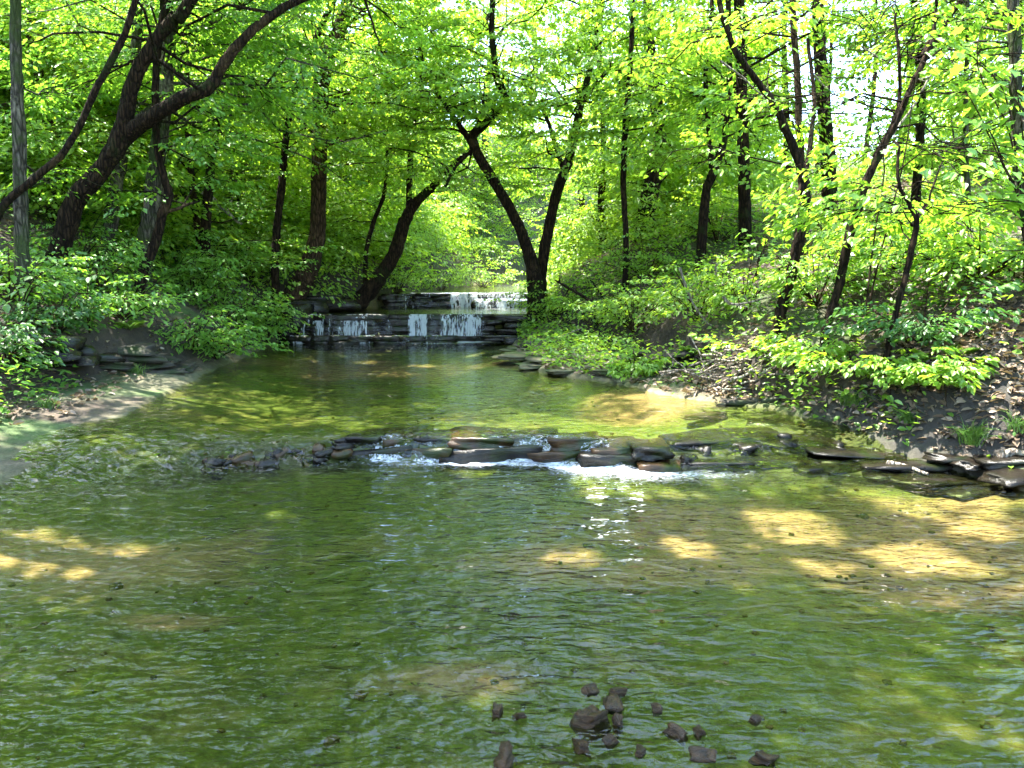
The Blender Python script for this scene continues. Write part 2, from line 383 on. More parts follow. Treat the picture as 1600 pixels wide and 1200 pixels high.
class Geo:
    """collects vertex/face arrays for one mesh"""
    def __init__(s): s.V = []; s.F = []; s.L = []; s.M = []; s.T = []; s.S = []; s.n = 0
    def add(s, V, F, mat=0, tone=0.5, sm=False):
        V = np.asarray(V, float).reshape(-1, 3); F = np.asarray(F)
        s.V.append(V); s.F.append((F + s.n).ravel()); s.L.append(np.full(len(F), F.shape[1])); s.M.append(np.full(len(F), mat))
        s.T.append(np.full(len(V), tone) if np.isscalar(tone) else np.asarray(tone)); s.S.append(np.full(len(F), sm)); s.n += len(V)
    def tubes(s, pts, rad, k=4, mat=1, cap=True):
        """pts (m,n,3), rad (m,n): m tubes of n rings of k sides"""
        pts = np.asarray(pts, float); rad = np.asarray(rad, float)
        m, n, _ = pts.shape
        if m == 0: return
        t = np.gradient(pts, axis=1); t = norm(t)
        ref = np.where(np.abs(t[:, :1, 2:3]) > 0.8, np.array([1.0, 0.0, 0.0]), np.array([0, 0, 1.0]))
        a = norm(np.cross(t, ref)); b = np.cross(t, a)
        ang = np.arange(k) / k * 2 * np.pi
        if k >= 10: rad = rad[:, :, None] * (1 + .16 * (rng.random((m, n, k)) - .5)); rad[..., 0] = rad[..., 0]
        else: rad = np.repeat(rad[:, :, None], k, 2)
        V = pts[:, :, None] + rad[..., None] * (a[:, :, None] * np.cos(ang)[:, None] + b[:, :, None] * np.sin(ang)[:, None])
        i = np.arange(m * n * k).reshape(m, n, k)
        j = np.roll(i, -1, 2)
        F = np.stack([i[:, :-1], j[:, :-1], j[:, 1:], i[:, 1:]], -1).reshape(-1, 4)
        s.add(V.reshape(-1, 3), F, mat, 0.5, True)
    def leaves(s, pos, d, nr, size, mat=0, tone=None, hi=False, wide=0.30):
        m = len(pos)
        if m == 0: return
        d = norm(d); side = norm(np.cross(nr, d)); nr = np.cross(d, side)
        L = size[:, None]
        tone = np.full(m, .5) if tone is None else tone
        if hi:
            c = rng.uniform(0.10, 0.22, (m, 1))
            v = [pos, pos + d * L * .28 + side * L * wide * .9 + nr * L * .06, pos + d * L * .66 + side * L * wide * .8 + nr * L * .02,
                 pos + d * L - nr * L * c, pos + d * L * .66 - side * L * wide * .8 + nr * L * .02, pos + d * L * .28 - side * L * wide * .9 + nr * L * .06]
            V = np.stack(v, 1).reshape(-1, 3)
            b = np.arange(m)[:, None] * 6
            F = np.concatenate([b + np.array([[0, 3, 2, 1]]), b + np.array([[0, 5, 4, 3]])])
            s.add(V, F, mat, np.repeat(tone, 6))
        else:
            v = [pos, pos + d * L * .45 + side * L * wide + nr * L * .05, pos + d * L - nr * L * .1, pos + d * L * .45 - side * L * wide + nr * L * .05]
            V = np.stack(v, 1).reshape(-1, 3)
            F = np.arange(m * 4).reshape(m, 4)
            s.add(V, F, mat, np.repeat(tone, 4))
    def build(s, name, mats, parent=None, loc=(0, 0, 0)):
        V = np.concatenate(s.V) - np.asarray(loc)
        me = mesh_np(name, V, np.concatenate(s.F), np.concatenate(s.L), np.concatenate(s.M), np.concatenate(s.S), {"tone": np.concatenate(s.T)})
        o = link(name, me, mats, parent)
        if parent is None: o.location = Vector(loc)
        return o

def catmull(p, n):
    p = np.asarray(p, float)
    if len(p) == 2: 
        t = np.linspace(0, 1, n)[:, None]; return p[0] * (1 - t) + p[1] * t
    q = np.vstack([2 * p[0] - p[1], p, 2 * p[-1] - p[-2]])
    out = []
    for tt in np.linspace(0, len(p) - 1 - 1e-6, n):
        i = int(tt); f = tt - i
        a, b, c, d = q[i], q[i + 1], q[i + 2], q[i + 3]
        out.append(0.5 * ((2 * b) + (c - a) * f + (2 * a - 5 * b + 4 * c - d) * f * f + (3 * b - a - 3 * c + d) * f ** 3))
    return np.array(out)

# ------------------------------------------------------------------ where light falls through and where the creek stays open
SPOTS = []          # (point, radius): openings in the leaf canopy along the sun's direction
def spot(u, v, r, z=None):
    if z is None: p = hit(u, v)
    else:
        d = ray(u, v); p = CAM + d * ((z - CAM[2]) / d[2])
    SPOTS.append((p, r))
for a in ((70, 822, .42, 0), (130, 815, .38, 0), (205, 940, .16, 0), (430, 772, .16, 0), (868, 820, .22, 0), (1058, 806, .24, 0),
          (1230, 782, .26, 0), (1270, 840, .24, 0), (1430, 822, .32, 0), (1390, 760, .22, 0), (1540, 800, .2, 0), (740, 1000, .14, 0), (700, 1172, .2, 0), (300, 1185, .12, 0),
          (495, 628, .22, .22), (560, 548, .3, .22), (660, 552, .3, .22), (740, 545, .25, .22), (1020, 615, .35, .22), (720, 700, .28, .1), (960, 745, .3, 0)):
    spot(*a)
for a in ((1450, 420, 1.3), (1400, 460, .8), (1530, 400, 1.0), (1560, 560, .55), (1180, 590, .5), (1130, 330, 1.0), (390, 370, .9), (1350, 470, .6)):
    spot(*a)
SPOTS.append((np.array([-0.3, 20.4, 1.2]), 1.2))
SPOTS.append((np.array([-3.0, 30, 4.0]), 2.5)); SPOTS.append((np.array([0.5, 26, 4.0]), 2.2))
SPA = np.array([p for p, r in SPOTS]); SPR = np.array([r for p, r in SPOTS])
def lit_gap(pos):
    keep = np.ones(len(pos), bool)
    for p, r in zip(SPA, SPR):
        d = pos - p
        t = d @ SUN
        w = d - t[:, None] * SUN; q = np.linalg.norm(w, axis=1)
        keep &= ~((q < r * (.55 + 1.0 * vnoise(w[:, 0] * 2.6 / r ** .5 + p[0] * 7, w[:, 1] * 2.6 / r ** .5 + p[1] * 5))) & (t > 0.9))
    return keep
def open_creek(pos):
    x, y, z = pos[:, 0], pos[:, 1], pos[:, 2]
    inside = (x > xl(y) + 0.35) & (x < xr(y) - 0.35)
    lvl = np.where(y < 17, 0.2, 1.2)
    top = np.interp(y, [0, 4, 9, 17, 24, 40], [9, 5.0, 3.6, 2.4, 1.6, 1.0])
    blocked = inside & (z < lvl + top)
    near = (np.abs(x) < 2.5 + 0.25 * y) & (y < 5.5) & (z < 6) & (y > -3)
    clear = (x > -8.5) & (x < -1.0) & (y > 3) & (y < 11.25) & (z > 2.35) & (z < 6.3)
    clear &= (vnoise(x * 1.7 + 31, y * 1.7 + z * 1.3) < .78)
    return ~(blocked | near | clear)

# ------------------------------------------------------------------ foliage
def sprays(g, C, A, Ls, k, leaf, tone, hi=False, wid=0.42, droop=0.35, mat=0, twig=True, flat=0.33, cut=True):
    """flat leafy twigs: C (m,3) origin, A (m,3) axis, Ls (m) length, k leaves each"""
    m = len(C)
    if m == 0: return
    A = norm(A); up = np.array([0, 0, 1.0])
    B = norm(np.cross(up, A)); Nn = np.cross(A, B)
    t = rng.random((m, k)) ** 0.8
    sd = rng.uniform(-1, 1, (m, k))
    w = wid * Ls[:, None] * (0.25 + 0.9 * np.sin(np.pi * np.clip(t * 0.9 + 0.08, 0, 1)))
    lat = sd * w
    pos = C[:, None] + A[:, None] * (t * Ls[:, None])[..., None] + B[:, None] * lat[..., None]
    pos[..., 2] -= droop * Ls[:, None] * t ** 2 * 0.6 + droop * 0.5 * lat ** 2 / np.maximum(Ls[:, None], .1)
    pos += rng.normal(0, 0.035, pos.shape) * Ls[:, None, None] * np.array([1, 1, .9])
    d = A[:, None] * rng.uniform(.3, 1, (m, k, 1)) + B[:, None] * (np.sign(sd) * rng.uniform(.2, 1.1, (m, k)))[..., None]
    d[..., 2] -= rng.uniform(0.05, 0.75, (m, k))
    nr = Nn[:, None] + rng.normal(0, flat, (m, k, 3))
    sz = leaf * rng.uniform(0.45, 1.3, (m, k))
    tn = np.clip(np.repeat(tone[:, None], k, 1) + rng.normal(0, .08, (m, k)), 0, 1)
    pos = pos.reshape(-1, 3); d = d.reshape(-1, 3); nr = nr.reshape(-1, 3); sz = sz.ravel(); tn = tn.ravel()
    if cut:
        kp = lit_gap(pos) & open_creek(pos)
        pos, d, nr, sz, tn = pos[kp], d[kp], nr[kp], sz[kp], tn[kp]
    g.leaves(pos, d, nr, sz, mat, tn, hi)
    if twig:
        tt = np.array([0, .5, 1.0])
        tp = C[:, None] + A[:, None] * (tt[None] * Ls[:, None] * .9)[..., None]
        tp[..., 2] -= droop * Ls[:, None] * tt[None] ** 2 * 0.6
        ok = open_creek(tp[:, 2])
        g.tubes(tp[ok], np.array([[.007, .005, .002]]) * np.ones((m, 1))[ok], 3, 1)

def branches(g, base_pts, az, L, el, nsp, leaf, k, rb, hi=False, spl=(0.55, 1.0), droop=.35, leafmat=0, tone_mu=.5):
    """branches at base_pts with azimuth az, length L, elevation el; sprays along them"""
    m = len(base_pts)
    if m == 0: return
    d = np.stack([np.cos(az) * np.cos(el), np.sin(az) * np.cos(el), np.sin(el)], -1)
    s = np.linspace(0, 1, 6)
    pts = base_pts[:, None] + d[:, None] * (s[None] * L[:, None])[..., None]
    wob = np.cumsum(rng.normal(0, 0.055, (m, 6, 3)), 1) * L[:, None, None]; wob[:, 0] = 0
    pts = pts + wob
    pts[..., 2] -= 0.16 * L[:, None] * s ** 2.2
    ok = open_creek(pts[:, 3]) & open_creek(pts[:, 5])
    pts = pts[ok]; L = L[ok]; rb = rb[ok]; m = len(pts)
    if m == 0: return
    rad = rb[:, None] * (1 - 0.85 * s[None])
    g.tubes(pts, rad, 5, 1)
    tb = np.clip(tone_mu + rng.normal(0, .22, m), 0, 1)
    C = []; A = []; S = []; T = []
    for j in range(nsp):
        f = np.clip(0.28 + 0.72 * (j + rng.random(m)) / nsp, 0, 1)
        q = f * 5; i = np.minimum(q.astype(int), 4); fr = (q - i)[:, None]
        r = np.arange(m)
        p = pts[r, i] * (1 - fr) + pts[r, i + 1] * fr
        bd = norm(pts[r, i + 1] - pts[r, i])
        a = np.arctan2(bd[:, 1], bd[:, 0]) + rng.choice([-1, 1], m) * rng.uniform(.15, 1.25, m)
        e = rng.normal(0.0, .22, m)
        C.append(p); A.append(np.stack([np.cos(a) * np.cos(e), np.sin(a) * np.cos(e), np.sin(e)], -1))
        S.append(rng.uniform(*spl, m) * (1.1 - .35 * f)); T.append(tb)
    sprays(g, np.concatenate(C), np.concatenate(A), np.concatenate(S), k, leaf, np.concatenate(T), hi, droop=droop, mat=leafmat)

def trunk_geo(g, pts, r0, r1, k=12, flare=1.35, n=None, mat=0, rr=None):
    n = n or max(14, int(len(pts) * 6))
    c = catmull(pts, n)
    s = np.linspace(0, 1, n)
    c[1:-1] += np.cumsum(rng.normal(0, 0.006, (n, 3)), 0)[1:-1] * np.array([1, 1, 0])
    rad = (r0 + (r1 - r0) * s) if rr is None else np.interp(s, np.linspace(0, 1, len(rr)), rr)
    rad = rad * (1 + 0.10 * (rng.random(n) - .5)) 
    rad *= 1 + (flare - 1) * np.exp(-s * n / 2.4)
    g.tubes(c[None], rad[None], k, mat)
    return c

def build_tree(name, label, pts, r0, r1, bark, leafm, nb=34, L=(1.6, 3.2), t0=.25, nsp=6, leaf=.11, k=44, hi=False, limbs=(), cat="tree", group=None,
               top=None, flare=1.35, el=(-.05, .6), bias=None, tone=.5, rr=None, skew=1.45):
    """pts: world polyline of the trunk (last point may be far up); limbs: list of (pts, r0, r1)"""
    pts = np.asarray(pts, float)
    base = pts[0].copy()
    root = empty(name, base); tag(root, label, cat, group)
    g = Geo(); c = trunk_geo(g, pts, r0, r1, flare=flare, rr=rr)
    o = g.build("trunk", [M[bark]], root, base)
    src = [c]; 
    for lp, a, b in limbs:
        g = Geo(); lc = trunk_geo(g, lp, a, b, flare=1.0)
        g.build("limb", [M[bark]], o, base); src.append(lc)
    g = Geo()
    lens = np.array([np.sum(np.linalg.norm(np.diff(x, axis=0), axis=1)) for x in src])
    for si, x in enumerate(src):
        nn = int(round(nb * lens[si] / lens.sum()))
        if nn == 0: continue
        lo = t0 if si == 0 else 0.15
        f = lo + (1 - lo) * ((np.arange(nn) + rng.random(nn)) / nn) ** skew
        q = f * (len(x) - 1); i = np.minimum(q.astype(int), len(x) - 2); fr = (q - i)[:, None]
        bp = x[i] * (1 - fr) + x[i + 1] * fr
        az = np.arange(nn) * 2.39996 + rng.uniform(0, 6.28) + rng.normal(0, .4, nn)
        if bias is not None:
            tgt = math.atan2(bias[1], bias[0]); dlt = (az - tgt + np.pi) % (2 * np.pi) - np.pi
            az = tgt + dlt * bias[2]
        e = rng.uniform(*el, nn) * (0.5 + 0.8 * f)
        ln = rng.uniform(*L, nn) * (1.0 - .45 * np.clip((f - .6) / .4, 0, 1))
        branches(g, bp, az, ln, e, nsp, leaf, k, np.clip(ln * .0085, .008, .05), hi, tone_mu=tone)
    if g.n: g.build("crown", [M[leafm], M[bark]], root, base)
    return root

# ------------------------------------------------------------------ the setting: ground sheet, creek water
def axis(parts): return np.unique(np.concatenate(parts).round(4))
gx = axis([np.linspace(-7, 7, 181), 7 + 90 * np.linspace(0, 1, 60)[1:] ** 2.2, -7 - 90 * np.linspace(0, 1, 60)[1:] ** 2.2])
gy = axis([np.linspace(-25, 2, 40), np.linspace(2, 9, 110), np.linspace(9, 22, 130), 22 + 150 * np.linspace(0, 1, 70)[1:] ** 2.0])
GX, GY = np.meshgrid(gx, gy)
GZ = height(GX, GY)
mid = np.minimum(GX - xl(GY), xr(GY) - GX)
bed_a = smooth((mid + 0.12) / 0.2)
bl = np.interp(GY, [-10, 4, 7, 9.8, 11, 12.5, 40], [0.6, 1.0, 1.25, 0.9, 0.35, 0.15, 0.15])
br = np.interp(GY, [-10, 8.0, 9.5, 10.5, 12, 15, 17, 19, 40], [0.05, 0.05, 0.5, 1.2, 2.1, 1.5, .7, .4, .3])
sl_ = xl(GY) - GX; sr_ = GX - xr(GY)
silt = smooth((sl_ + .08) / .12) * smooth((bl * .9 - sl_) / .25) + smooth((sr_ + .08) / .12) * smooth((br * .85 - sr_) / .3)
silt = silt * (GY < 17) * smooth(0.6 + 2.5 * fbm(GX * 1.3, GY * 1.3))
_w = np.interp(GX, _bx, _bw); _d = GY - ledge_foot(GX)
shelf_a = smooth((_d + .15) / .15) * smooth((_w + .35 - _d) / .3) * smooth((np.abs(GX + .4) - .6) / .6) * (.75 + .5 * fbm(GX * 2, GY * 2)) * smooth((GX + 3.6) / .8)
shelf_a = np.clip(shelf_a, 0, 1)
sunpatch_a = 0 * GX                                  # sunlit tan patches painted into the creek bed colour
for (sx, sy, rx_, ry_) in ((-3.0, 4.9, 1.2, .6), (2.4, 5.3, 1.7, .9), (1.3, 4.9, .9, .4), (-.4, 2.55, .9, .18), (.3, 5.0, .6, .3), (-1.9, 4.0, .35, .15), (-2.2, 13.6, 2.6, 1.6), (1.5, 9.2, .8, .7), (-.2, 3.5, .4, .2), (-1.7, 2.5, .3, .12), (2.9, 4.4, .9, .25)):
    sunpatch_a = np.maximum(sunpatch_a, smooth(1.6 - np.hypot((GX - sx) / rx_, (GY - sy) / ry_) * 1.25 + 1.6 * fbm(GX * 1.6 + 7, GY * 2.4, 4)))
o = link("ground", grid_mesh("ground", GX, GY, GZ, {"bed": bed_a, "silt": np.clip(silt, 0, 1), "shelf": shelf_a, "sand": sunpatch_a}), [M['ground']]); tag(o, kind="structure")  # "sand" carries the painted sunlit patches

def water_sheet(name, ys, nx, zf, foamf, chopf, disp):
    s = np.linspace(0, 1, nx)
    Y = np.repeat(ys[:, None], nx, 1)
    X = (xl(ys) - .25)[:, None] * (1 - s) + (xr(ys) + .25)[:, None] * s
    Z = zf(X, Y) + disp(X, Y)
    o = link(name, grid_mesh(name, X, Y, Z, {"foam": foamf(X, Y), "chop": chopf(X, Y)}), [M['water']]); tag(o, kind="structure"); return o
def foam0(X, Y):
    d = Y - ledge_foot(X)
    st = np.interp(X, [-4.5, -3, -2, -1.2, -.5, .4, 1.2, 1.6, 2.4, 4], [.02, .06, .12, .20, .36, .34, .38, .24, .12, .04])
    w = np.interp(X, _bx, _bw)
    f = st * np.exp(-((d + 0.06) / 0.13) ** 2) + 0.62 * st * np.exp(-((d + 0.30) / .22) ** 2) * (X > .3) * (X < 2)
    f += np.where((d > -.02) & (d < w * 1.1), 0.06 + .15 * smooth((vnoise(X * 5.5 + 2, 0 * X + 4.4) - .42) / .2) * (np.abs(X + .2) < 1.1), 0)
    f += 0.40 * np.exp(-((Y - 16.95) / .18) ** 2) + .27 * np.exp(-((Y - 16.6) / .5) ** 2) * (X > -2.2)
    return f
def rough0(X, Y):
    d = Y - ledge_foot(X); w = np.interp(X, _bx, _bw)
    return np.exp(-((d - w * .5) / (w * .7 + .25)) ** 2)
def disp0(X, Y):
    r = rough0(X, Y)
    return (0.010 + 0.03 * r) * fbm(X * 2.2 + 3, Y * 3.2, 3) + 0.055 * r * fbm(X * 9, Y * 9, 3)
def chop0(X, Y):
    r = rough0(X, Y)
    base = np.interp(Y, [0, 5, 6.5, 7.6, 10, 17], [.82, .82, .85, .5, .32, .22])
    return np.clip(base * (0.75 + 1.1 * fbm(X * .7, Y * .7, 3)) + .6 * r, .05, 1)
ysw = axis([np.linspace(-6, 2, 30), np.linspace(2, 5.4, 60), np.linspace(5.4, 8.2, 150), np.linspace(8.2, 17.05, 80)])
water_sheet("water", ysw, 260, zw, foam0, chop0, disp0)
water_sheet("water", np.linspace(17.12, 20.15, 50), 150, lambda X, Y: Z1 + 0.015 * (Y - FALL1_Y), lambda X, Y: .26 * smooth((X + 1.6) / .8) + .28 * np.exp(-((Y - 20.1) / .2) ** 2),
            lambda X, Y: .3 + 0 * X, lambda X, Y: .012 * fbm(X * 3, Y * 3))
water_sheet("water", np.linspace(20.25, 44, 90), 110, lambda X, Y: Z2 + 0.008 * (Y - FALL2_Y), lambda X, Y: .20 * smooth((X + 1.2) / .8), lambda X, Y: .3 + 0 * X, lambda X, Y: .012 * fbm(X * 3, Y * 3))

# ------------------------------------------------------------------ stones
import bmesh
_cube = {}
def cube_pts(cuts):
    if cuts not in _cube:
        bm = bmesh.new(); bmesh.ops.create_cube(bm, size=2.0)
        bmesh.ops.subdivide_edges(bm, edges=bm.edges[:], cuts=cuts, use_grid_fill=True)
        bm.verts.ensure_lookup_table()
        V = np.array([v.co[:] for v in bm.verts]); F = np.array([[v.index for v in f.verts] for f in bm.faces]); bm.free()
        _cube[cuts] = (V, F)
    return _cube[cuts]
def rock_mesh(name, w, d, h, rnd=.35, rough=.16, cuts=3, smooth_=False):
    V, F = cube_pts(cuts)
    S = norm(V) * 1.25
    p = V * (1 - rnd) + S * rnd
    k = rng.normal(0, 1, (5, 3)) * 1.5; ph = rng.uniform(0, 6.28, 5)
    n = sum(np.sin(p @ k[i] + ph[i]) for i in range(5)) / 2.5
    p = p * (1 + rough * n[:, None]) + rng.normal(0, rough * .16, p.shape)
    p = p * np.array([w, d, h]) / 2
    return mesh_np(name, p, F.ravel(), np.full(len(F), 4), smooth_=smooth_)
def stone(name, mat, loc, size, parent=None, rz=0, tilt=0.0, rnd=.35, rough=.16, cuts=3, sm=False):
    o = link(name, rock_mesh(name, *size, rnd, rough, cuts, sm), [M[mat]], parent)
    o.location = Vector(loc) - (parent.location if parent else Vector((0, 0, 0)))
    o.rotation_euler = (rng.normal(0, tilt), rng.normal(0, tilt), rz); return o
U = rng.uniform

# --- far lower waterfall: rock step, low front step, curtains of water
def curtain(parent, x0, x1, y, zt, zb, n, r=.011, jig=.03):
    """a falling sheet of water, leaving the lip and bowing out; dens (0..1) says how closed it is"""
    nx = max(5, int((x1 - x0) / .03)); nz = 7
    X, Fz = np.meshgrid(np.linspace(x0, x1, nx), np.linspace(0, 1, nz))
    lip = .03 * fbm(X * 3 + 11, 0 * X, 3)
    Y = y + .10 - (.10 + jig) * Fz ** .5 + .05 * fbm(X * 4, Fz * .5 + 3, 2)
    Z = zt + lip * (1 - Fz) + (zb - zt) * Fz ** 1.2
    dens = min(1.0, n * r / max(x1 - x0, .05) * 1.1)
    me = grid_mesh("water_curtain", X - parent.location[0], Y - parent.location[1], Z - parent.location[2], {"dens": np.full(X.shape, dens) * np.clip(np.minimum(X - x0, x1 - X) / .05, .0, 1)})
    return link("water_curtain", me, [M['strand']], parent)
def ux(u, y): return (u - 800) / FPX * y * 1.0
w1 = empty("waterfall", (-2.6, FALL1_Y, 0.2)); tag(w1, "lower waterfall of thin white curtains over a dark stepped rock ledge", "waterfall")
def shale(parent, x0, x1, yf, z0, z1, th=(.07, .15), wd=(.35, 1.1), mat='rock_wet', depth=.5, step=.0, jit=.05):
    """a rock face of thin broken layers"""
    z = z1
    lay = 0
    while z > z0 + .02:
        h = min(U(*th), z - z0 + .03); x = x0 - U(0, .2)
        while x < x1:
            w = U(*wd); w = min(w, x1 + .15 - x)
            if w > .08:
                stone("stone", mat, (x + w / 2, yf + depth / 2 - step * lay + U(-jit, jit), z - h / 2 + (U(-.025, .0) if lay == 0 else U(-.008, .008))), (w + .02, depth, h), parent, rz=U(-.05, .05), tilt=.012, rnd=.06, rough=.09, cuts=3)
            x += w
        z -= h - .004; lay += 1
shale(w1, ux(440, 17.1), ux(762, 17.1), FALL1_Y - .14, .15, Z1 - .002)
shale(w1, ux(448, 16.7), ux(702, 16.7), 16.58, .10, .39, th=(.09, .14), wd=(.3, .8), jit=.09)
for a, b, n, r in ((466, 508, 34, .012), (510, 536, 10, .008), (536, 577, 40, .012), (583, 612, 9, .008), (638, 669, 36, .013), (672, 684, 4, .007), (687, 757, 105, .014)):
    curtain(w1, ux(a, 17.0), ux(b, 17.0), FALL1_Y - .20, Z1 + .005, .36, n, r)
for a, b, n in ((447, 480, 30), (515, 530, 8), (560, 585, 20), (612, 640, 10), (660, 690, 14)):
    curtain(w1, ux(a, 16.6), ux(b, 16.6), 16.57, .40, .22, n, .010, .02)
# broken slope of white water at the lower fall's end
w2 = empty("waterfall", (-1.6, FALL2_Y, .85)); tag(w2, "upper waterfall, white and foaming on one side, dark rock on the other", "waterfall")
shale(w2, ux(604, 20.2), ux(834, 20.2), FALL2_Y - .13, .80, Z2 - .004, th=(.06, .12), wd=(.3, 1.0), step=.03)
for a, b, n, r in ((625, 655, 3, .007), (655, 702, 10, .008), (702, 748, 60, .014), (748, 828, 230, .018)):
    curtain(w2, ux(a, 20.0), ux(b, 20.0), FALL2_Y - .24, Z2 + .005, Z1 + .02, n, r, .05)
for a, b, n in ((742, 790, 90), (785, 826, 90)):
    curtain(w2, ux(a, 19.3), ux(b, 19.3), FALL2_Y - .92, Z2 - .13, Z1, n, .018, .10)
for i, (a, b) in enumerate(((742, 770), (768, 795), (792, 826))):
    xa, xb = ux(a, 19.7), ux(b, 19.7)
    stone("stone", 'rock_wet', ((xa + xb) / 2, 19.72 + U(-.05, .05), .97), (xb - xa + .1, .7, .20), w2, rz=U(-.1, .1), rnd=.12, rough=.12, cuts=4)
# shelf of slabs at the foot of the lower fall
sh = empty("rock_shelf", (0.1, 16.7, .3)); tag(sh, "stack of dark layered slabs jutting out beside the lower waterfall", "rock")
for (u, v, w, h, y) in ((800, 497, .9, .14, 17.2), (812, 508, .75, .12, 17.0), (795, 517, .6, .10, 16.9), (785, 527, 1.1, .10, 16.6), (815, 530, .8, .14, 16.5), (770, 503, .35, .10, 17.1)):
    p = P(u, v, y); stone("slab", 'rock_wet', p, (w, .6, h), sh, rz=U(-.2, .2), rnd=.12, rough=.08)
# dark rock bank at the waterfall's other end
sh = empty("rock_bank", (-5.6, 17.0, .4)); tag(sh, "dark earth-topped rock bank at the end of the lower waterfall under the brown trunk", "rock")
for (u, v, w, h, y) in ((452, 492, .9, .5, 17.3), (470, 478, 1.2, .35, 17.9), (500, 472, 1.0, .3, 18.3), (436, 515, .8, .5, 17.0), (530, 476, .8, .25, 18.2)):
    p = P(u, v, y); stone("stone", 'rock_wet', p, (w, .8, h), sh, rz=U(-.3, .3), rnd=.2, rough=.12)

# --- low ledge in the middle of the creek
lg = empty("rock_ledge", (-.3, 6.9, 0)); tag(lg, "low brown stone ledge across the creek with water spilling between its blocks", "rock")
def course(us, fronts, top, h, jit, sinkr, mats):
    for i, (ua, ub) in enumerate(zip(us[:-1], us[1:])):
        xa, xb = (ua - 800) / FPX * 6.95, (ub - 800) / FPX * 6.95
        yf = float(ledge_foot((xa + xb) / 2)) + fronts[i % len(fronts)] + U(-.02, .02)
        tz = top + U(-jit, jit) - (.05 if ua > 930 else 0); d = U(.42, .55)
        stone("stone", mats[i % len(mats)], ((xa + xb) / 2, yf + d / 2, tz - h / 2), (xb - xa + U(.03, .14), d, h), lg, rz=U(-.16, .16), tilt=.035, rnd=.10, rough=.17, cuts=5)
course([530, 628, 700, 830, 912, 1000, 1060], [.04, .07, .02, .06, .04], .10, .16, .02, 0, ['rock_wet', 'rock_ledge'])
course([545, 592, 640, 664, 712, 790, 846, 868, 936, 990, 1040], [.10, .06, .17, .12, .07, .09, .17, .10, .13], .205, .11, .018, 0, ['rock_wet', 'rock_ledge', 'rock_ledge'])
def rubble(label, n, us, vf, mat):
    e = empty("rock_ledge", hit(sum(us) / 2, vf(sum(us) / 2))); tag(e, label, "rock")
    for i in range(n):
        u = U(*us); q = hit(u, vf(u) + rng.normal(0, 7)); w = U(.07, .20); lv = float(level(q[0], q[1]))
        stone("stone", mat if i % 3 or us[0] > 900 else 'rock_ledge', (q[0], q[1], lv - .052 + U(-.02, .022)), (w, w * U(.6, 1), U(.05, .09)), e, rz=U(0, 3), tilt=.15, rnd=.4, rough=.28, cuts=2)
rubble("low rubble of dark stones carrying the ledge toward the shaded beach", 34, (300, 540), lambda u: np.interp(u, [300, 420, 540], [735, 722, 708]), 'rock_wet')
rubble("scattered dark stones breaking the rapid beside the undercut bank", 30, (1050, 1480), lambda u: np.interp(u, [1050, 1250, 1480], [712, 706, 730]), 'rock_wet')
# shelf with shallow water, right of the ledge
sh = empty("rock_shelf", (2.4, 7.0, .1)); tag(sh, "wet dark rock shelf sloping under thin rippling water beside the undercut bank", "rock")
for (u, v, w, d, h) in ((1080, 692, .5, .3, .05), (1150, 690, .6, .35, .05), (1240, 696, .6, .35, .05), (1330, 702, .6, .4, .05), (1120, 722, .5, .3, .05), (1200, 722, .6, .3, .05), (1300, 728, .6, .3, .05),
                        (1420, 722, .7, .4, .07), (1400, 738, .5, .3, .05), (1500, 742, .8, .4, .07), (1560, 748, .7, .4, .07), (1100, 662, .4, .2, .04), (1200, 660, .4, .2, .04)):
    q = hit(u, v); stone("slab", 'rock_wet', (q[0], q[1], float(level(q[0], q[1])) - .045 - h * .35), (w * 1.2, d * 1.2, h), sh, rz=U(-.4, .4), tilt=.05, rnd=.45, rough=.22, cuts=4, sm=True)
# --- stones in the foreground
for (u, v, w, h, lab) in ((928, 1122, .15, .11, "largest tan-brown stone of the foreground group, sticking out of the water"), (966, 1128, .065, .06, "small dark blue-grey stone touching the largest tan-brown stone"),
        (958, 1098, .10, .045, "pale flat stone just behind the largest tan-brown stone"), (924, 1077, .09, .04, "flat brown stone at the back of the foreground group, on its left"), (966, 1080, .07, .04, "flat brown stone at the back of the foreground group, on its right"),
        (1058, 1143, .10, .055, "dark brown angular stone to the right of the largest tan-brown stone"), (1092, 1140, .06, .04, "low brown stone beside the dark brown angular stone"),
        (908, 1166, .09, .055, "dark stone in front of the largest tan-brown stone"), (952, 1155, .07, .04, "small reddish stone in front of the small blue-grey stone"),
        (776, 1111, .055, .05, "small black pointed stone alone at the left of the foreground group"), (812, 1117, .07, .03, "thin flat stone beside the small black pointed stone"),
        (1026, 1106, .06, .03, "small blackish stone behind the dark brown angular stone"), (788, 1184, .12, .06, "rounded dark brown stone cut by the picture's lower edge"),
        (1098, 1180, .11, .04, "long low stone near the picture's lower edge"), (1195, 1184, .11, .05, "reddish brown stone at the lower edge, farthest right of the group"),
        (1180, 1122, .05, .03, "tiny dark stone alone at the right of the foreground group"), (1000, 1172, .07, .03, "greyish flat stone at the front of the group, barely above the water")):
    d = ray(u, v); q = CAM + d * ((.008 - CAM[2]) / d[2])
    o = stone("creek_stone", 'pebble', (q[0], q[1], h * .02), (w * .74, w * U(.4, .65), h * .8), None, rz=U(0, 3), tilt=.3, rnd=.25, rough=.34, cuts=4)
    tag(o, lab, "stone", "stones breaking the water in the foreground")
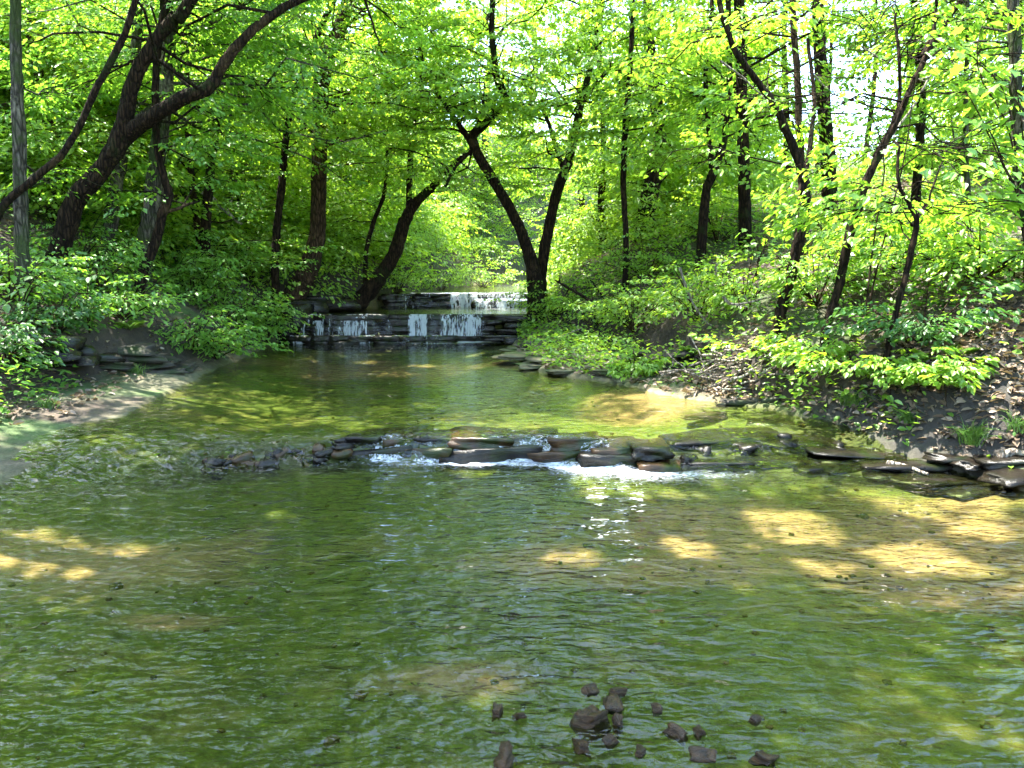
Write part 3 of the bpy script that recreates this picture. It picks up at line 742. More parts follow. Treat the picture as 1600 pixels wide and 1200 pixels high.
# gravel and cobbles on the bed
g = Geo(); V0, F0 = cube_pts(1)
for i in range(500):
    y = U(1.6, 12) if i % 3 else U(1.6, 5); x = U(float(xl(y)), float(xr(y))); s = U(.012, .032) * (1 if i % 19 else 2.0)
    p = (V0 * .55 + norm(V0) * .6) * (1 + rng.normal(0, .12, (len(V0), 1))) * np.array([s, s * U(.6, 1), s * U(.3, .6)]) * .6
    a = U(0, 6.28); c_, s_ = math.cos(a), math.sin(a)
    p = np.stack([p[:, 0] * c_ - p[:, 1] * s_, p[:, 0] * s_ + p[:, 1] * c_, p[:, 2]], -1) + np.array([x, y, 0])
    g.add(p, F0, 0)
allv = np.concatenate(g.V); hz = height(np.array([v[:, 0].mean() for v in g.V]), np.array([v[:, 1].mean() for v in g.V]))
for i in range(len(g.V)): g.V[i][:, 2] += hz[i] + .004
o = g.build("gravel", [M['rock_ledge']]); tag(o, "loose gravel and cobbles strewn over the creek bed", kind="stuff")

# --- flat slabs and rock along the banks
def slabs(name, label, items, mat, loc, tilt=.06):
    e = empty(name, loc); tag(e, label, "rock")
    for (u, v, w, d, h, rz) in items:
        q = hit(u, v); stone("slab", mat, (q[0], q[1], q[2] - h * .12), (w, d * U(.7, 1.3), h), e, rz=rz + U(-.5, .5), tilt=tilt * 1.3, rnd=.10, rough=.26, cuts=4)
    return e
slabs("rock_shelf", "dark layered shale shelf half hidden under the leaves of the shaded bank", [(30, 545, .7, .5, .2, .4), (75, 540, .6, .5, .22, .3), (110, 548, .55, .5, .2, .3), (60, 560, .8, .5, .12, .4), (100, 565, .6, .4, .1, .3), (150, 562, .6, .4, .12, .5)], 'rock_wet', hit(80, 555))
slabs("rock_shelf", "grey flat slabs stepping down to the water at the end of the silt beach", [(215, 560, .6, .4, .09, .5), (240, 572, .55, .35, .08, .4), (262, 580, .5, .3, .07, .5), (205, 545, .6, .4, .10, .5), (285, 575, .35, .3, .07, .3), (180, 570, .4, .3, .07, .6), (255, 562, .4, .3, .07, .2)], 'rock_dry', hit(240, 570))
slabs("rock_shelf", "broad mossy flat rock shelf at the water's edge below the Y-shaped tree", [(790, 552, 1.0, .6, .06, .1), (840, 556, 1.1, .6, .06, -.1), (890, 562, 1.1, .6, .07, .1), (940, 570, 1.0, .5, .06, 0), (850, 570, .8, .4, .05, .2), (910, 578, .8, .4, .05, 0), (960, 582, .7, .4, .05, .1), (820, 545, .8, .5, .05, 0), (1000, 590, .6, .4, .06, .2)], 'rock_silt', hit(880, 562), .03)
slabs("rock_shelf", "dark layered slabs under the overhanging roots behind the mossy flat shelf", [(860, 538, .9, .5, .12, 0), (900, 540, 1.0, .5, .12, .1), (940, 545, .9, .5, .14, 0), (985, 548, .9, .5, .12, .1), (1020, 552, .7, .5, .12, 0), (1070, 552, .6, .4, .12, .3), (1045, 562, .6, .4, .10, .2), (1060, 575, .5, .4, .1, .1)], 'rock_dry', hit(950, 542))
slabs("rock_shelf", "small flat grey stones at the foot of the stick pile", [(1150, 628, .35, .2, .06, .1), (1195, 626, .35, .2, .06, 0), (1130, 632, .2, .15, .05, .2)], 'rock_dry', hit(1160, 628))
slabs("rock_shelf", "layered wet rock at the water's edge near the bare driftwood branch", [(1575, 728, .4, .3, .07, 0), (1525, 737, .35, .3, .06, .1), (1595, 747, .4, .3, .07, .1), (1480, 730, .3, .25, .06, .2)], 'rock_wet', hit(1550, 735))

# ------------------------------------------------------------------ trees traced from the photograph, each standing at its own distance
def traced(name, label, base, pts, bark, leafm, top=None, lean=0.0, D=None, limbs=(), **kw):
    """base: photo pixel of the foot; pts: (u, v, width px); lean: how far the trunk leans away (m) over its height; top: height (m) it reaches above the frame"""
    b = hit(*base)
    if D is not None:
        b = P(base[0], base[1], D); b[2] = gh(b[0], b[1])
    D0 = b[1]
    W = [b - np.array([0, 0, .15])]; rr = []
    vs_ = [base[1]] + [p[1] for p in pts]
    vmax, vmin = max(vs_), min(vs_)
    for (u, v, w) in pts:
        d = D0 + lean * (vmax - v) / max(vmax - vmin, 1)
        W.append(P(u, v, d)); rr.append(w / 2 / FPX * d)
    rr = [rr[0]] + rr
    W = [W[0]] + [w for w in W[1:] if w[2] > W[0][2] + .1]
    rr = rr[-len(W):]
    if top is not None and top > W[-1][2]:
        dr = W[-1] - W[-2]; dr = dr / np.linalg.norm(dr)
        hgt = top - W[-1][2]
        q = W[-1] + np.array([dr[0] * hgt * .5, dr[1] * hgt * .5, hgt * .55]); W.append(q); rr.append(rr[-1] * .75)
        W.append(q + np.array([dr[0] * hgt * .2, dr[1] * hgt * .2, hgt * .45])); rr.append(rr[-1] * .35)
    lm = []
    for lp in limbs:
        X = []; R = []
        for (u, v, w, dd) in lp:
            X.append(P(u, v, D0 + dd)); R.append(w / 2 / FPX * (D0 + dd))
        lm.append((np.array(X), R[0], R[-1]))
    return build_tree(name, label, np.array(W), rr[0], rr[-1], bark, leafm, rr=rr, limbs=lm, **kw)

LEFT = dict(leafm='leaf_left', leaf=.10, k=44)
traced("tree", "slim straight grey-barked tree at the far left edge", (38, 470), [(36, 420, 20), (33, 300, 20), (30, 150, 17), (28, 0, 15)], 'bark_grey', top=11, nb=20, t0=.3, L=(1.0, 2.2), nsp=6, bias=(-1, .6, .6), **LEFT)
traced("tree", "slender dark trunk slanting up from the left edge, in front of the forked tree", (-50, 430), [(0, 332, 12), (60, 275, 11), (110, 225, 10), (160, 125, 10), (205, 20, 9), (225, -60, 8)], 'bark_dark', flare=1.05, top=9, nb=12, t0=.5, L=(1.0, 2.0), nsp=5, **LEFT)
traced("tree", "big dark tree forking into an upright limb and a long limb arching over the creek", (85, 420), [(110, 328, 29), (150, 270, 27), (186, 218, 27), (205, 140, 21), (235, 75, 19), (270, 30, 18), (305, -12, 17)], 'bark_dark', top=12, nb=46, t0=.55, L=(1.6, 3.4), nsp=6,
       limbs=[[(180, 226, 26, 0), (205, 206, 23, 0), (240, 180, 20, -.2), (290, 150, 18, -.3), (322, 138, 19, -.3), (345, 100, 16, -.3), (390, 45, 14, -.2), (440, 10, 13, 0), (490, -12, 12, .2), (570, -70, 9, .5), (660, -130, 5, .8)],
              [(232, 80, 12, .05), (248, 45, 11, .1), (258, 0, 10, .2), (262, -60, 8, .3)]], **LEFT)
traced("tree", "pale mossy trunk standing close behind the forked tree", (165, 450), [(170, 380, 22), (178, 320, 20), (186, 260, 18), (198, 170, 16), (212, 60, 15), (220, -20, 14)], 'bark_grey', D=13.5, top=12, nb=42, t0=.45, L=(1.8, 4.2), nsp=7, bias=(1, -.2, .55), skew=1.1, **LEFT)
traced("tree", "tall pale grey trunk between the forked tree and the crooked dark stem", (215, 440), [(225, 395, 30), (238, 320, 27), (250, 210, 23), (262, 90, 20), (268, -20, 18)], 'bark_grey', D=13.2, top=14, nb=56, t0=.42, L=(2.0, 4.6), nsp=7, bias=(1, -.2, .55), skew=1.0, **LEFT)
traced("tree", "crooked blackish slim stem in front of the pale trunks", (212, 470), [(222, 430, 16), (238, 390, 15), (252, 340, 14), (262, 305, 13), (254, 270, 11), (244, 220, 11), (245, 120, 10), (256, 10, 9), (260, -40, 8)], 'bark_dark', top=8, nb=22, t0=.5, L=(1.0, 2.0), nsp=5,
       limbs=[[(262, 330, 6, 0), (285, 322, 5, .1), (310, 312, 3, .2)]], **LEFT)
traced("tree", "slim dark upright tree midway between the pale trunks and the thick brown trunk", (428, 425), [(431, 395, 12), (438, 310, 12), (446, 230, 10), (458, 160, 9), (478, 105, 9), (505, 40, 9), (530, -20, 8)], 'bark_dark', 'leaf_mid', D=17.0, top=12, nb=34, t0=.3, L=(1.4, 2.8), nsp=6, leaf=.11, k=44)
traced("tree", "thick brown trunk curving up from the bank beside the lower waterfall", (455, 468), [(464, 452, 36), (482, 418, 30), (494, 370, 25), (497, 285, 23), (500, 200, 22), (501, 130, 25), (518, 80, 22), (543, 10, 19), (556, -40, 17)], 'bark_brown', 'leaf_mid', D=17.9, top=16, nb=74, t0=.4, L=(2.0, 4.4), nsp=7, bias=(1, -.4, .6), skew=1.0, leaf=.11, k=44, flare=1.2)
traced("tree", "dark tree leaning out over the waterfall from the bank, bowed like a sickle", (550, 484), [(562, 472, 28), (590, 440, 25), (618, 400, 21), (632, 355, 20), (648, 322, 16), (680, 290, 11), (706, 262, 8), (742, 228, 6)], 'bark_dark', 'leaf_mid', D=19.2, nb=30, t0=.4, L=(1.2, 2.4), nsp=6, leaf=.11, k=44, flare=1.15,
       limbs=[[(638, 340, 10, 0), (642, 250, 10, .1), (649, 175, 8, .2), (658, 105, 6, .3), (652, 40, 5, .4), (660, -40, 4, .4)]])
traced("tree", "thin wavy stem just beside the bowed leaning tree", (566, 478), [(570, 440, 7), (572, 395, 7), (581, 355, 7), (597, 310, 6), (604, 260, 5), (600, 190, 3)], 'bark_dark', 'leaf_mid', D=19.5, nb=14, t0=.4, L=(.8, 1.6), nsp=5, leaf=.10, k=30)
traced("tree", "sunlit slanting tan trunk hanging above the waterfalls", (505, 395), [(560, 300, 14), (616, 228, 14), (650, 190, 13), (682, 160, 10), (715, 112, 8), (745, 60, 6)], 'bark_brown', 'leaf_mid', D=24, top=11, nb=30, t0=.4, L=(1.4, 2.8), nsp=6, leaf=.11, k=34)
traced("tree", "dark Y-shaped tree at the creek's bend beside the upper waterfall", (838, 492), [(837, 460, 27), (832, 420, 22), (822, 382, 18), (798, 330, 16), (765, 275, 15), (734, 220, 15), (758, 190, 12), (785, 155, 12), (773, 115, 10), (768, 60, 9), (770, -5, 8)], 'bark_dark', 'leaf_mid', D=17.2, top=15, nb=56, t0=.45, bias=(-1, -.5, .6), skew=1.0, L=(1.5, 3.4), nsp=6, leaf=.11, k=44, flare=1.15,
       limbs=[[(738, 226, 10, 0), (716, 192, 8, .1), (697, 165, 7, .2), (672, 130, 5, .4), (650, 60, 3, .5)], [(738, 235, 7, 0), (712, 258, 5, -.2), (695, 292, 4, -.3)]])
traced("tree", "straight companion stem rising behind the foot of the Y-shaped tree", (846, 488), [(845, 440, 18), (850, 390, 17), (866, 315, 16), (888, 245, 14), (904, 172, 11), (914, 130, 10), (935, 20, 8), (942, -30, 7)], 'bark_dark', 'leaf_mid', D=17.7, top=15, nb=58, t0=.35, bias=(-1, -.5, .7), skew=1.0, L=(1.5, 3.4), nsp=6, leaf=.11, k=44,
       limbs=[[(908, 165, 8, 0), (930, 130, 6, .2), (965, 95, 4, .4)], [(880, 265, 7, 0), (850, 175, 6, .2), (825, 165, 4, .3)]])
MIDR = dict(leafm='leaf_mid', leaf=.11, k=42)
traced("tree", "thin straight pole-like tree a little right of the Y-shaped pair", (978, 440), [(976, 390, 9), (973, 300, 9), (975, 200, 9), (985, 60, 7), (988, -30, 6)], 'bark_dark', D=15.5, top=11, nb=26, t0=.35, L=(1.2, 2.4), nsp=6, **MIDR)
traced("tree", "dark trunk wrapped in leaves behind the thin pole-like tree", (1005, 400), [(1008, 340, 28), (1022, 260, 24), (1030, 200, 22), (1018, 120, 18), (1012, 0, 15)], 'bark_dark', D=19, top=14, nb=46, t0=.2, L=(1.2, 2.8), nsp=7, **MIDR)
traced("tree", "slim dark tree with a forked top just left of the tall straight dark trunk", (1095, 350), [(1100, 310, 14), (1112, 268, 14), (1130, 212, 10), (1136, 100, 9), (1132, -10, 8)], 'bark_dark', D=14.8, top=10, nb=24, t0=.3, L=(1.2, 2.2), nsp=6, limbs=[[(1112, 262, 9, 0), (1104, 190, 8, .1), (1100, 100, 7, .2), (1112, 0, 6, .3)]], **MIDR)
traced("tree", "tall straight dark trunk on the ridge above the shrubs", (1166, 345), [(1165, 310, 18), (1162, 200, 17), (1160, 100, 17), (1158, 0, 15)], 'bark_dark', D=15.0, top=15, nb=40, t0=.35, L=(1.6, 3.2), nsp=6, **MIDR)
traced("tree", "stout ivy-dark trunk standing against the brightest patch of sky", (1297, 345), [(1296, 300, 23), (1290, 200, 21), (1283, 80, 19), (1280, -20, 17)], 'bark_dark', D=15.5, top=15, nb=16, t0=.6, L=(1.4, 2.6), nsp=6, **MIDR)
traced("tree", "thin light-brown trunk left of the sky patch, nearer than the stout trunk", (1250, 420), [(1252, 330, 11), (1250, 260, 11), (1244, 130, 10), (1238, 0, 9)], 'bark_brown', D=11.2, top=9, nb=11, t0=.6, L=(1.2, 2.4), nsp=6, **MIDR)
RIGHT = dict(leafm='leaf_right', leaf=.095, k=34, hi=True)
traced("tree", "dark leaning tree rooted at the undercut bank, bending left above the shrubs", (1205, 560), [(1209, 525, 19), (1222, 470, 18), (1238, 400, 17), (1250, 320, 16), (1246, 268, 14), (1214, 190, 12), (1180, 130, 10), (1140, 75, 9), (1118, 10, 8), (1112, -40, 7)], 'bark_dark', D=9.2, top=6.5, nb=20, t0=.55, L=(.9, 1.9), nsp=6,
       limbs=[[(1250, 300, 9, 0), (1262, 240, 8, .2), (1268, 150, 6, .4), (1262, 60, 5, .6)]], **RIGHT)
traced("tree", "dark thin tree leaning to the right across the sky patch", (1288, 530), [(1292, 500, 12), (1310, 430, 14), (1325, 350, 15), (1346, 290, 13), (1376, 220, 11), (1410, 150, 9), (1450, 70, 8), (1490, 0, 7)], 'bark_dark', D=8.6, top=6.0, nb=18, t0=.55, L=(.8, 1.7), nsp=5,
       limbs=[[(1366, 245, 7, 0), (1402, 170, 6, .1), (1406, 110, 5, .2), (1400, 20, 4, .3)], [(1440, 88, 6, 0), (1460, 30, 5, .2), (1462, -20, 4, .2)]], **RIGHT)
traced("tree", "thin crooked sapling growing from the shaded hollow of the sunny bank", (1383, 580), [(1388, 545, 9), (1400, 480, 9), (1412, 420, 9), (1424, 352, 9), (1405, 318, 6), (1392, 285, 5), (1396, 220, 3)], 'bark_dark', D=7.6, nb=12, t0=.5, L=(.6, 1.2), nsp=5, limbs=[[(1424, 352, 6, 0), (1440, 330, 5, .1), (1455, 305, 4, .1), (1475, 250, 2, .2)]], **RIGHT)
traced("tree", "slim dark trunk right of the sky patch, with pale dead twigs about it", (1430, 400), [(1432, 330, 14), (1440, 200, 13), (1435, 60, 12), (1430, -20, 11)], 'bark_dark', D=13, top=12, nb=24, t0=.45, L=(1.3, 2.6), nsp=6, **MIDR)
traced("tree", "pale trunk mostly hidden by the bright maple leaves at the right edge", (1600, 420), [(1597, 330, 20), (1592, 200, 18), (1588, 60, 17), (1585, -30, 16)], 'bark_grey', D=10, top=11, nb=34, t0=.35, L=(1.2, 2.5), nsp=6, **RIGHT)
traced("tree", "thin pale stem between the slim dark trunk and the right-edge trunk", (1512, 420), [(1512, 320, 8), (1510, 200, 7), (1516, 60, 6), (1514, -30, 6)], 'bark_grey', D=12, top=10, nb=30, t0=.25, L=(1.1, 2.2), nsp=6, **RIGHT)

# background trees share a few tree shapes (copies of trunk and crown, turned and scaled)
PROTO = {}
def proto(kind, bark, leafm, lo=.07):
    key = (kind, bark, leafm, lo)
    if key in PROTO: return PROTO[key]
    n = 7; f = np.linspace(0, 1, n)
    pts = np.stack([np.cumsum(rng.normal(0, .16, n)), np.cumsum(rng.normal(0, .16, n)), -.3 + 14.3 * f], -1); pts -= pts[0] * np.array([1, 1, 0])
    gt = Geo(); c = trunk_geo(gt, pts, .15, .04, flare=1.5)
    tm = gt.build("trunk", [M[bark]]); gc = Geo(); nn = 54 if lo < .3 else 22
    q = (lo + (1 - lo) * ((np.arange(nn) + rng.random(nn)) / nn) ** (1.9 if lo < .3 else 1)) * (len(c) - 1); i = np.minimum(q.astype(int), len(c) - 2); fr = (q - i)[:, None]
    ln = U(1.3, 3.3, nn) * (1 - .4 * np.clip(q / len(c) - .6, 0, 1))
    global open_creek, lit_gap
    oc, lg_ = open_creek, lit_gap
    open_creek = lambda p: np.ones(len(p), bool); lit_gap = open_creek
    branches(gc, c[i] * (1 - fr) + c[i + 1] * fr, np.arange(nn) * 2.4 + rng.normal(0, .4, nn), ln, U(-.05, .55, nn), 7, .11 if kind < 3 else .135, 42, np.clip(ln * .0085, .008, .05))
    open_creek, lit_gap = oc, lg_
    cm = gc.build("crown", [M[leafm], M[bark]])
    PROTO[key] = (tm.data, cm.data); bpy.data.objects.remove(tm); bpy.data.objects.remove(cm)
    return PROTO[key]
_bi = [0]
def bgtree(u, D, w, ln, top, bark, leafm, label, group="trees deeper in the wood", x=None, **kw):
    x = (u - 800) / FPX * D if x is None else x; z = gh(x, D); _bi[0] += 1
    kind = 3 + _bi[0] % 2 if D > 28 else _bi[0] % 2
    tm, cm = proto(kind, bark, leafm, .07 if kw.get('t0', 0) < .4 else .55)
    hgt = max((top - z) * .85, 7.5); r = w / 2 / FPX * D
    root = empty("tree", (x, D, z)); tag(root, label, "tree", group)
    root.rotation_euler = (rng.normal(0, .03), math.atan2(ln, hgt), U(0, 6.28))
    k = hgt / 14.0
    t = bpy.data.objects.new("trunk", tm); t.scale = (r / .15, r / .15, k); c = bpy.data.objects.new("crown", cm)
    cs = max(k, .75); c.scale = (cs, cs, k)
    for o in (t, c): COL.objects.link(o); o.parent = root
    return root
bgtree(95, 14.5, 16, .6, 13, 'bark_brown', 'leaf_left', "mid-brown trunk deep in the shade behind the slender slanting trunk")
bgtree(325, 16, 12, .8, 12, 'bark_brown', 'leaf_left', "slim trunk on the sunlit litter slope right of the pale trunks")
bgtree(375, 19, 12, .3, 14, 'bark_grey', 'leaf_mid', "grey trunk half hidden in leaves left of the slim dark tree")
bgtree(-60, 12, 18, .3, 12, 'bark_brown', 'leaf_left', "trunk just beyond the left edge, its leaves hanging into view")
bgtree(415, 27, 14, -.4, 19, 'bark_grey', 'leaf_mid', "far grey tree behind the slim dark tree")
bgtree(540, 26, 12, .6, 17, 'bark_grey', 'leaf_mid', "grey tree glimpsed behind the thick brown trunk")
bgtree(755, 38, 12, .4, 24, 'bark_grey', 'leaf_mid', "pale far tree in the middle of the view up the creek")
bgtree(670, 36, 12, -.5, 20, 'bark_grey', 'leaf_mid', "pale far tree right above the upper waterfall", leaf=.15)
bgtree(905, 30, 12, -.4, 17, 'bark_brown', 'leaf_mid', "tree behind the companion stem, its crown around small sky gaps")
bgtree(1050, 24, 12, .3, 14, 'bark_brown', 'leaf_mid', "brown tree behind the leaf-wrapped trunk")
bgtree(940, 21, 11, .2, 13, 'bark_dark', 'leaf_mid', "dark slim tree between the companion stem and the pole-like tree", nb=34)
bgtree(1130, 23, 11, -.2, 14, 'bark_dark', 'leaf_mid', "dark tree behind the tall straight dark trunk", nb=30)
bgtree(1215, 21, 12, .3, 14, 'bark_dark', 'leaf_mid', "dark trunk against the sky left of the stout trunk", nb=18, t0=.5)
bgtree(1335, 24, 9, .2, 14, 'bark_dark', 'leaf_mid', "thin dark trunk in the sky patch right of the stout trunk", nb=14, t0=.5)
bgtree(1262, 27, 8, -.2, 14, 'bark_dark', 'leaf_mid', "thinnest dark trunk in the sky patch", nb=12, t0=.55)
bgtree(1385, 20, 12, .2, 14, 'bark_brown', 'leaf_mid', "brown trunk behind the tree that leans to the right", nb=24, t0=.4)
bgtree(1475, 18, 14, -.2, 14, 'bark_brown', 'leaf_right', "brown trunk up the sunny slope left of the thin pale stem", nb=40)
bgtree(1560, 17, 14, .2, 14, 'bark_dark', 'leaf_right', "dark trunk up the sunny slope behind the right-edge trunk", nb=40)
bgtree(1680, 12, 18, -.3, 13, 'bark_brown', 'leaf_right', "tree just outside the right edge, its lit leaves reaching in", nb=44)
bgtree(20, 24, 16, .5, 19, 'bark_grey', 'leaf_mid', "tall tree on the hillside behind the grey-barked tree")
bgtree(830, 44, 14, .5, 22, 'bark_grey', 'leaf_mid', "far tree closing the view behind the Y-shaped tree", leaf=.17)

# trees added beside and behind the viewpoint to shade the near creek
def canopy(label, x, y, r, top, lean, leafm='leaf_mid', nb=60, bark='bark_brown', t0=.48, bias=None):
    z = gh(x, y); f = np.linspace(0, 1, 6)
    pts = np.stack([x + lean[0] * f ** 1.5, y + lean[1] * f ** 1.5, z - .2 + (top - z) * f], -1)
    build_tree("tree", label, pts, r, r * .3, bark, leafm, nb=nb, t0=t0, L=(1.8, 3.8), nsp=6, leaf=.14, k=34, group="trees added to shade the near creek", bias=bias, skew=1.0)
canopy("unseen tree added outside the left edge beside the silt beach, roofing the near water", -6.6, 4.6, .20, 12, (2.6, 1.0), nb=95, bias=(1, .2, .7))
canopy("unseen tree added outside the left edge close to the viewpoint, roofing the near water", -6.2, 1.2, .18, 12, (5.2, 2.0), nb=100, bias=(1, .2, .7))
canopy("unseen tree added outside the left edge beyond the silt beach, leaning over the ledge", -8.2, 7.6, .20, 14, (3.0, .6), nb=90, bias=(1, 0, .7))
canopy("unseen tree added outside the left edge leaning far out over the middle of the creek", -7.4, 5.9, .22, 13, (6.2, .8), nb=95, bias=(1, 0, .8))
canopy("slim dark tree added left of the thick brown trunk, arching high over the pool", -6.3, 15.6, .10, 15, (4.6, -2.2), nb=64, bark='bark_dark', bias=(1, -.4, .7))  # added so its crown closes the sky gap over the pool
canopy("unseen tree added outside the right edge close to the viewpoint", 6.6, 3.2, .18, 12, (-3.4, 1.6), 'leaf_right', 70)
canopy("unseen tree added outside the right edge behind the viewpoint", 5.0, -5.5, .18, 13, (-1.0, 1), nb=46)
canopy("unseen tree added behind the viewpoint on the shaded side", -5.2, -4.5, .18, 13, (1.5, 1), nb=46)
# wood that closes the view up the valley: one mass of leaf clusters
def cluster_obj(i, leafm, leaf):
    g = Geo(); m = 9
    a = np.arange(m) * 2.4; C = rng.normal(0, .35, (m, 3)) * np.array([1, 1, .55])
    global open_creek, lit_gap
    oc, lg_ = open_creek, lit_gap
    open_creek = lambda p: np.ones(len(p), bool); lit_gap = open_creek
    sprays(g, C, np.stack([np.cos(a), np.sin(a), rng.normal(0, .2, m)], -1), U(.8, 1.5, m), 44, leaf, np.clip(.5 + rng.normal(0, .2, m), 0, 1))
    open_creek, lit_gap = oc, lg_
    o = g.build("leaf_cluster", [M[leafm], M['bark_brown']]); COL.objects.unlink(o); return o
CL = [cluster_obj(i, 'leaf_mid', lf) for i, lf in enumerate((.095, .105, .12))]
def wood_points(n, xs, ys, zs, thr=.0, sky=False):
    x = U(*xs, n); y = U(*ys, n); dz = zs[0] + (zs[1] - zs[0]) * rng.random(n) ** 1.7; z = height(x, y) + dz
    d = fbm(x * .35 + z * .21, y * .35 + z * .9, 3) + rng.normal(0, .03, n)
    inside = (x > xl(y) - .4) & (x < xr(y) + .4) & (z < 4.2)
    kp = (d > thr) & ~inside
    if sky:
        ux_ = x / y
        kp &= ~((ux_ > .31) & (ux_ < .52) & (z > 1.7 + .08 * y) & (rng.random(n) < .97))
    p = np.stack([x, y, z], -1)[kp]
    return p[lit_gap(p)]
WP = np.concatenate([wood_points(110, (-8, -4.4), (17.7, 22), (.05, .7), -.3), wood_points(260, (-9, -1.4), (21, 35), (.1, 1.6), -.2), wood_points(160, (1.5, 8), (20, 33), (.1, 1.6), -.2), wood_points(500, (-14, -6.6), (12.6, 19), (.3, 4), -.02), wood_points(1500, (-26, -7.5), (13.5, 30), (.3, 6.5), -.02), wood_points(900, (-30, -3), (27, 44), (.3, 10), -.05), wood_points(1100, (-14, 10), (30, 50), (.3, 13), -.06),
                     wood_points(500, (-9, -3.4), (19, 30), (.4, 5), -.02), wood_points(600, (2.6, 9), (16.5, 30), (.3, 5.5), -.02, True), wood_points(1300, (5, 26), (17, 44), (.3, 8), -.02, True)])
me = bpy.data.meshes.new("far_woodland"); me.vertices.add(len(WP)); me.vertices.foreach_set("co", WP.astype(np.float32).ravel()); me.update()
fw = bpy.data.objects.new("far_woodland", me); COL.objects.link(fw); tag(fw, "far wood of pale green leaves closing the valley beyond the waterfalls", kind="stuff")
def scatter_nodes(objs):
    t = bpy.data.node_groups.new("leaf_scatter", 'GeometryNodeTree')
    t.interface.new_socket("Geometry", in_out='INPUT', socket_type='NodeSocketGeometry'); t.interface.new_socket("Geometry", in_out='OUTPUT', socket_type='NodeSocketGeometry')
    nd = t.nodes; gi = nd.new('NodeGroupInput'); go = nd.new('NodeGroupOutput')
    mp = nd.new('GeometryNodeMeshToPoints'); ip = nd.new('GeometryNodeInstanceOnPoints'); gj = nd.new('GeometryNodeGeometryToInstance')
    for ob in objs:
        oi = nd.new('GeometryNodeObjectInfo'); oi.inputs['Object'].default_value = ob; t.links.new(oi.outputs['Geometry'], gj.inputs[0])
    rr = nd.new('FunctionNodeRandomValue'); rr.data_type = 'FLOAT_VECTOR'; rr.inputs[0].default_value = (-.15, -.15, 0); rr.inputs[1].default_value = (.15, .15, 6.28)
    rs = nd.new('FunctionNodeRandomValue'); rs.data_type = 'FLOAT'; rs.inputs[2].default_value = .75; rs.inputs[3].default_value = 1.25
    ip.inputs['Pick Instance'].default_value = True
    t.links.new(gi.outputs[0], mp.inputs['Mesh']); t.links.new(mp.outputs[0], ip.inputs['Points']); t.links.new(gj.outputs[0], ip.inputs['Instance'])
    t.links.new(rr.outputs[0], ip.inputs['Rotation']); t.links.new(rs.outputs[1], ip.inputs['Scale']); t.links.new(ip.outputs[0], go.inputs[0])
    return t
fw.modifiers.new("scatter", 'NODES').node_group = scatter_nodes(CL)

# ------------------------------------------------------------------ shrubs, saplings, ground cover
def shrub(label, u, v, hgt, rad, leafm, n=9, leaf=.07, k=26, nsp=5, D=None, name="shrub", group=None, hi=True, tone=.5, droop=.45, lean=(0, 0)):
    b = hit(u, v) if D is None else P(u, v, D)
    b[2] = gh(b[0], b[1]) - .03
    root = empty(name, b); tag(root, label, "shrub" if name != "sapling" else "sapling", group)
    g = Geo(); az = np.arange(n) * 2.4 + U(0, 6); L = hgt * U(.7, 1.15, n); e = U(.5, 1.25, n)
    s = np.linspace(0, 1, 5)
    d = np.stack([np.cos(az) * np.cos(e) * rad / hgt * 1.2 + lean[0], np.sin(az) * np.cos(e) * rad / hgt * 1.2 + lean[1], np.sin(e)], -1)
    pts = b + d[:, None] * (s[None] * L[:, None])[..., None]
    pts[..., 2] -= .18 * L[:, None] * s ** 2.5
    gs = Geo(); gs.tubes(pts, (.012 * (1 - .75 * s))[None] * U(.6, 1.3, (n, 1)), 5, 0)
    o = gs.build("stem", [M['bark_brown']], root, b); o["kind"] = "stuff"
    C = []; A = []; S = []
    for j in range(nsp):
        f = .25 + .75 * (j + rng.random(n)) / nsp; q = f * 4; i = np.minimum(q.astype(int), 3); fr = (q - i)[:, None]; r = np.arange(n)
        C.append(pts[r, i] * (1 - fr) + pts[r, i + 1] * fr)
        a = az + rng.normal(0, .9, n); A.append(np.stack([np.cos(a), np.sin(a), rng.normal(.1, .2, n)], -1)); S.append(U(.3, .6, n) * min(1, rad))
    T = np.clip(tone + rng.normal(0, .2, n * nsp), 0, 1)
    sprays(g, np.concatenate(C), np.concatenate(A), np.concatenate(S), k, leaf, T, hi, droop=droop, cut=False)
    g.build("foliage", [M[leafm], M['bark_brown']], root, b)
    return root
GB = "shrubs along the banks"
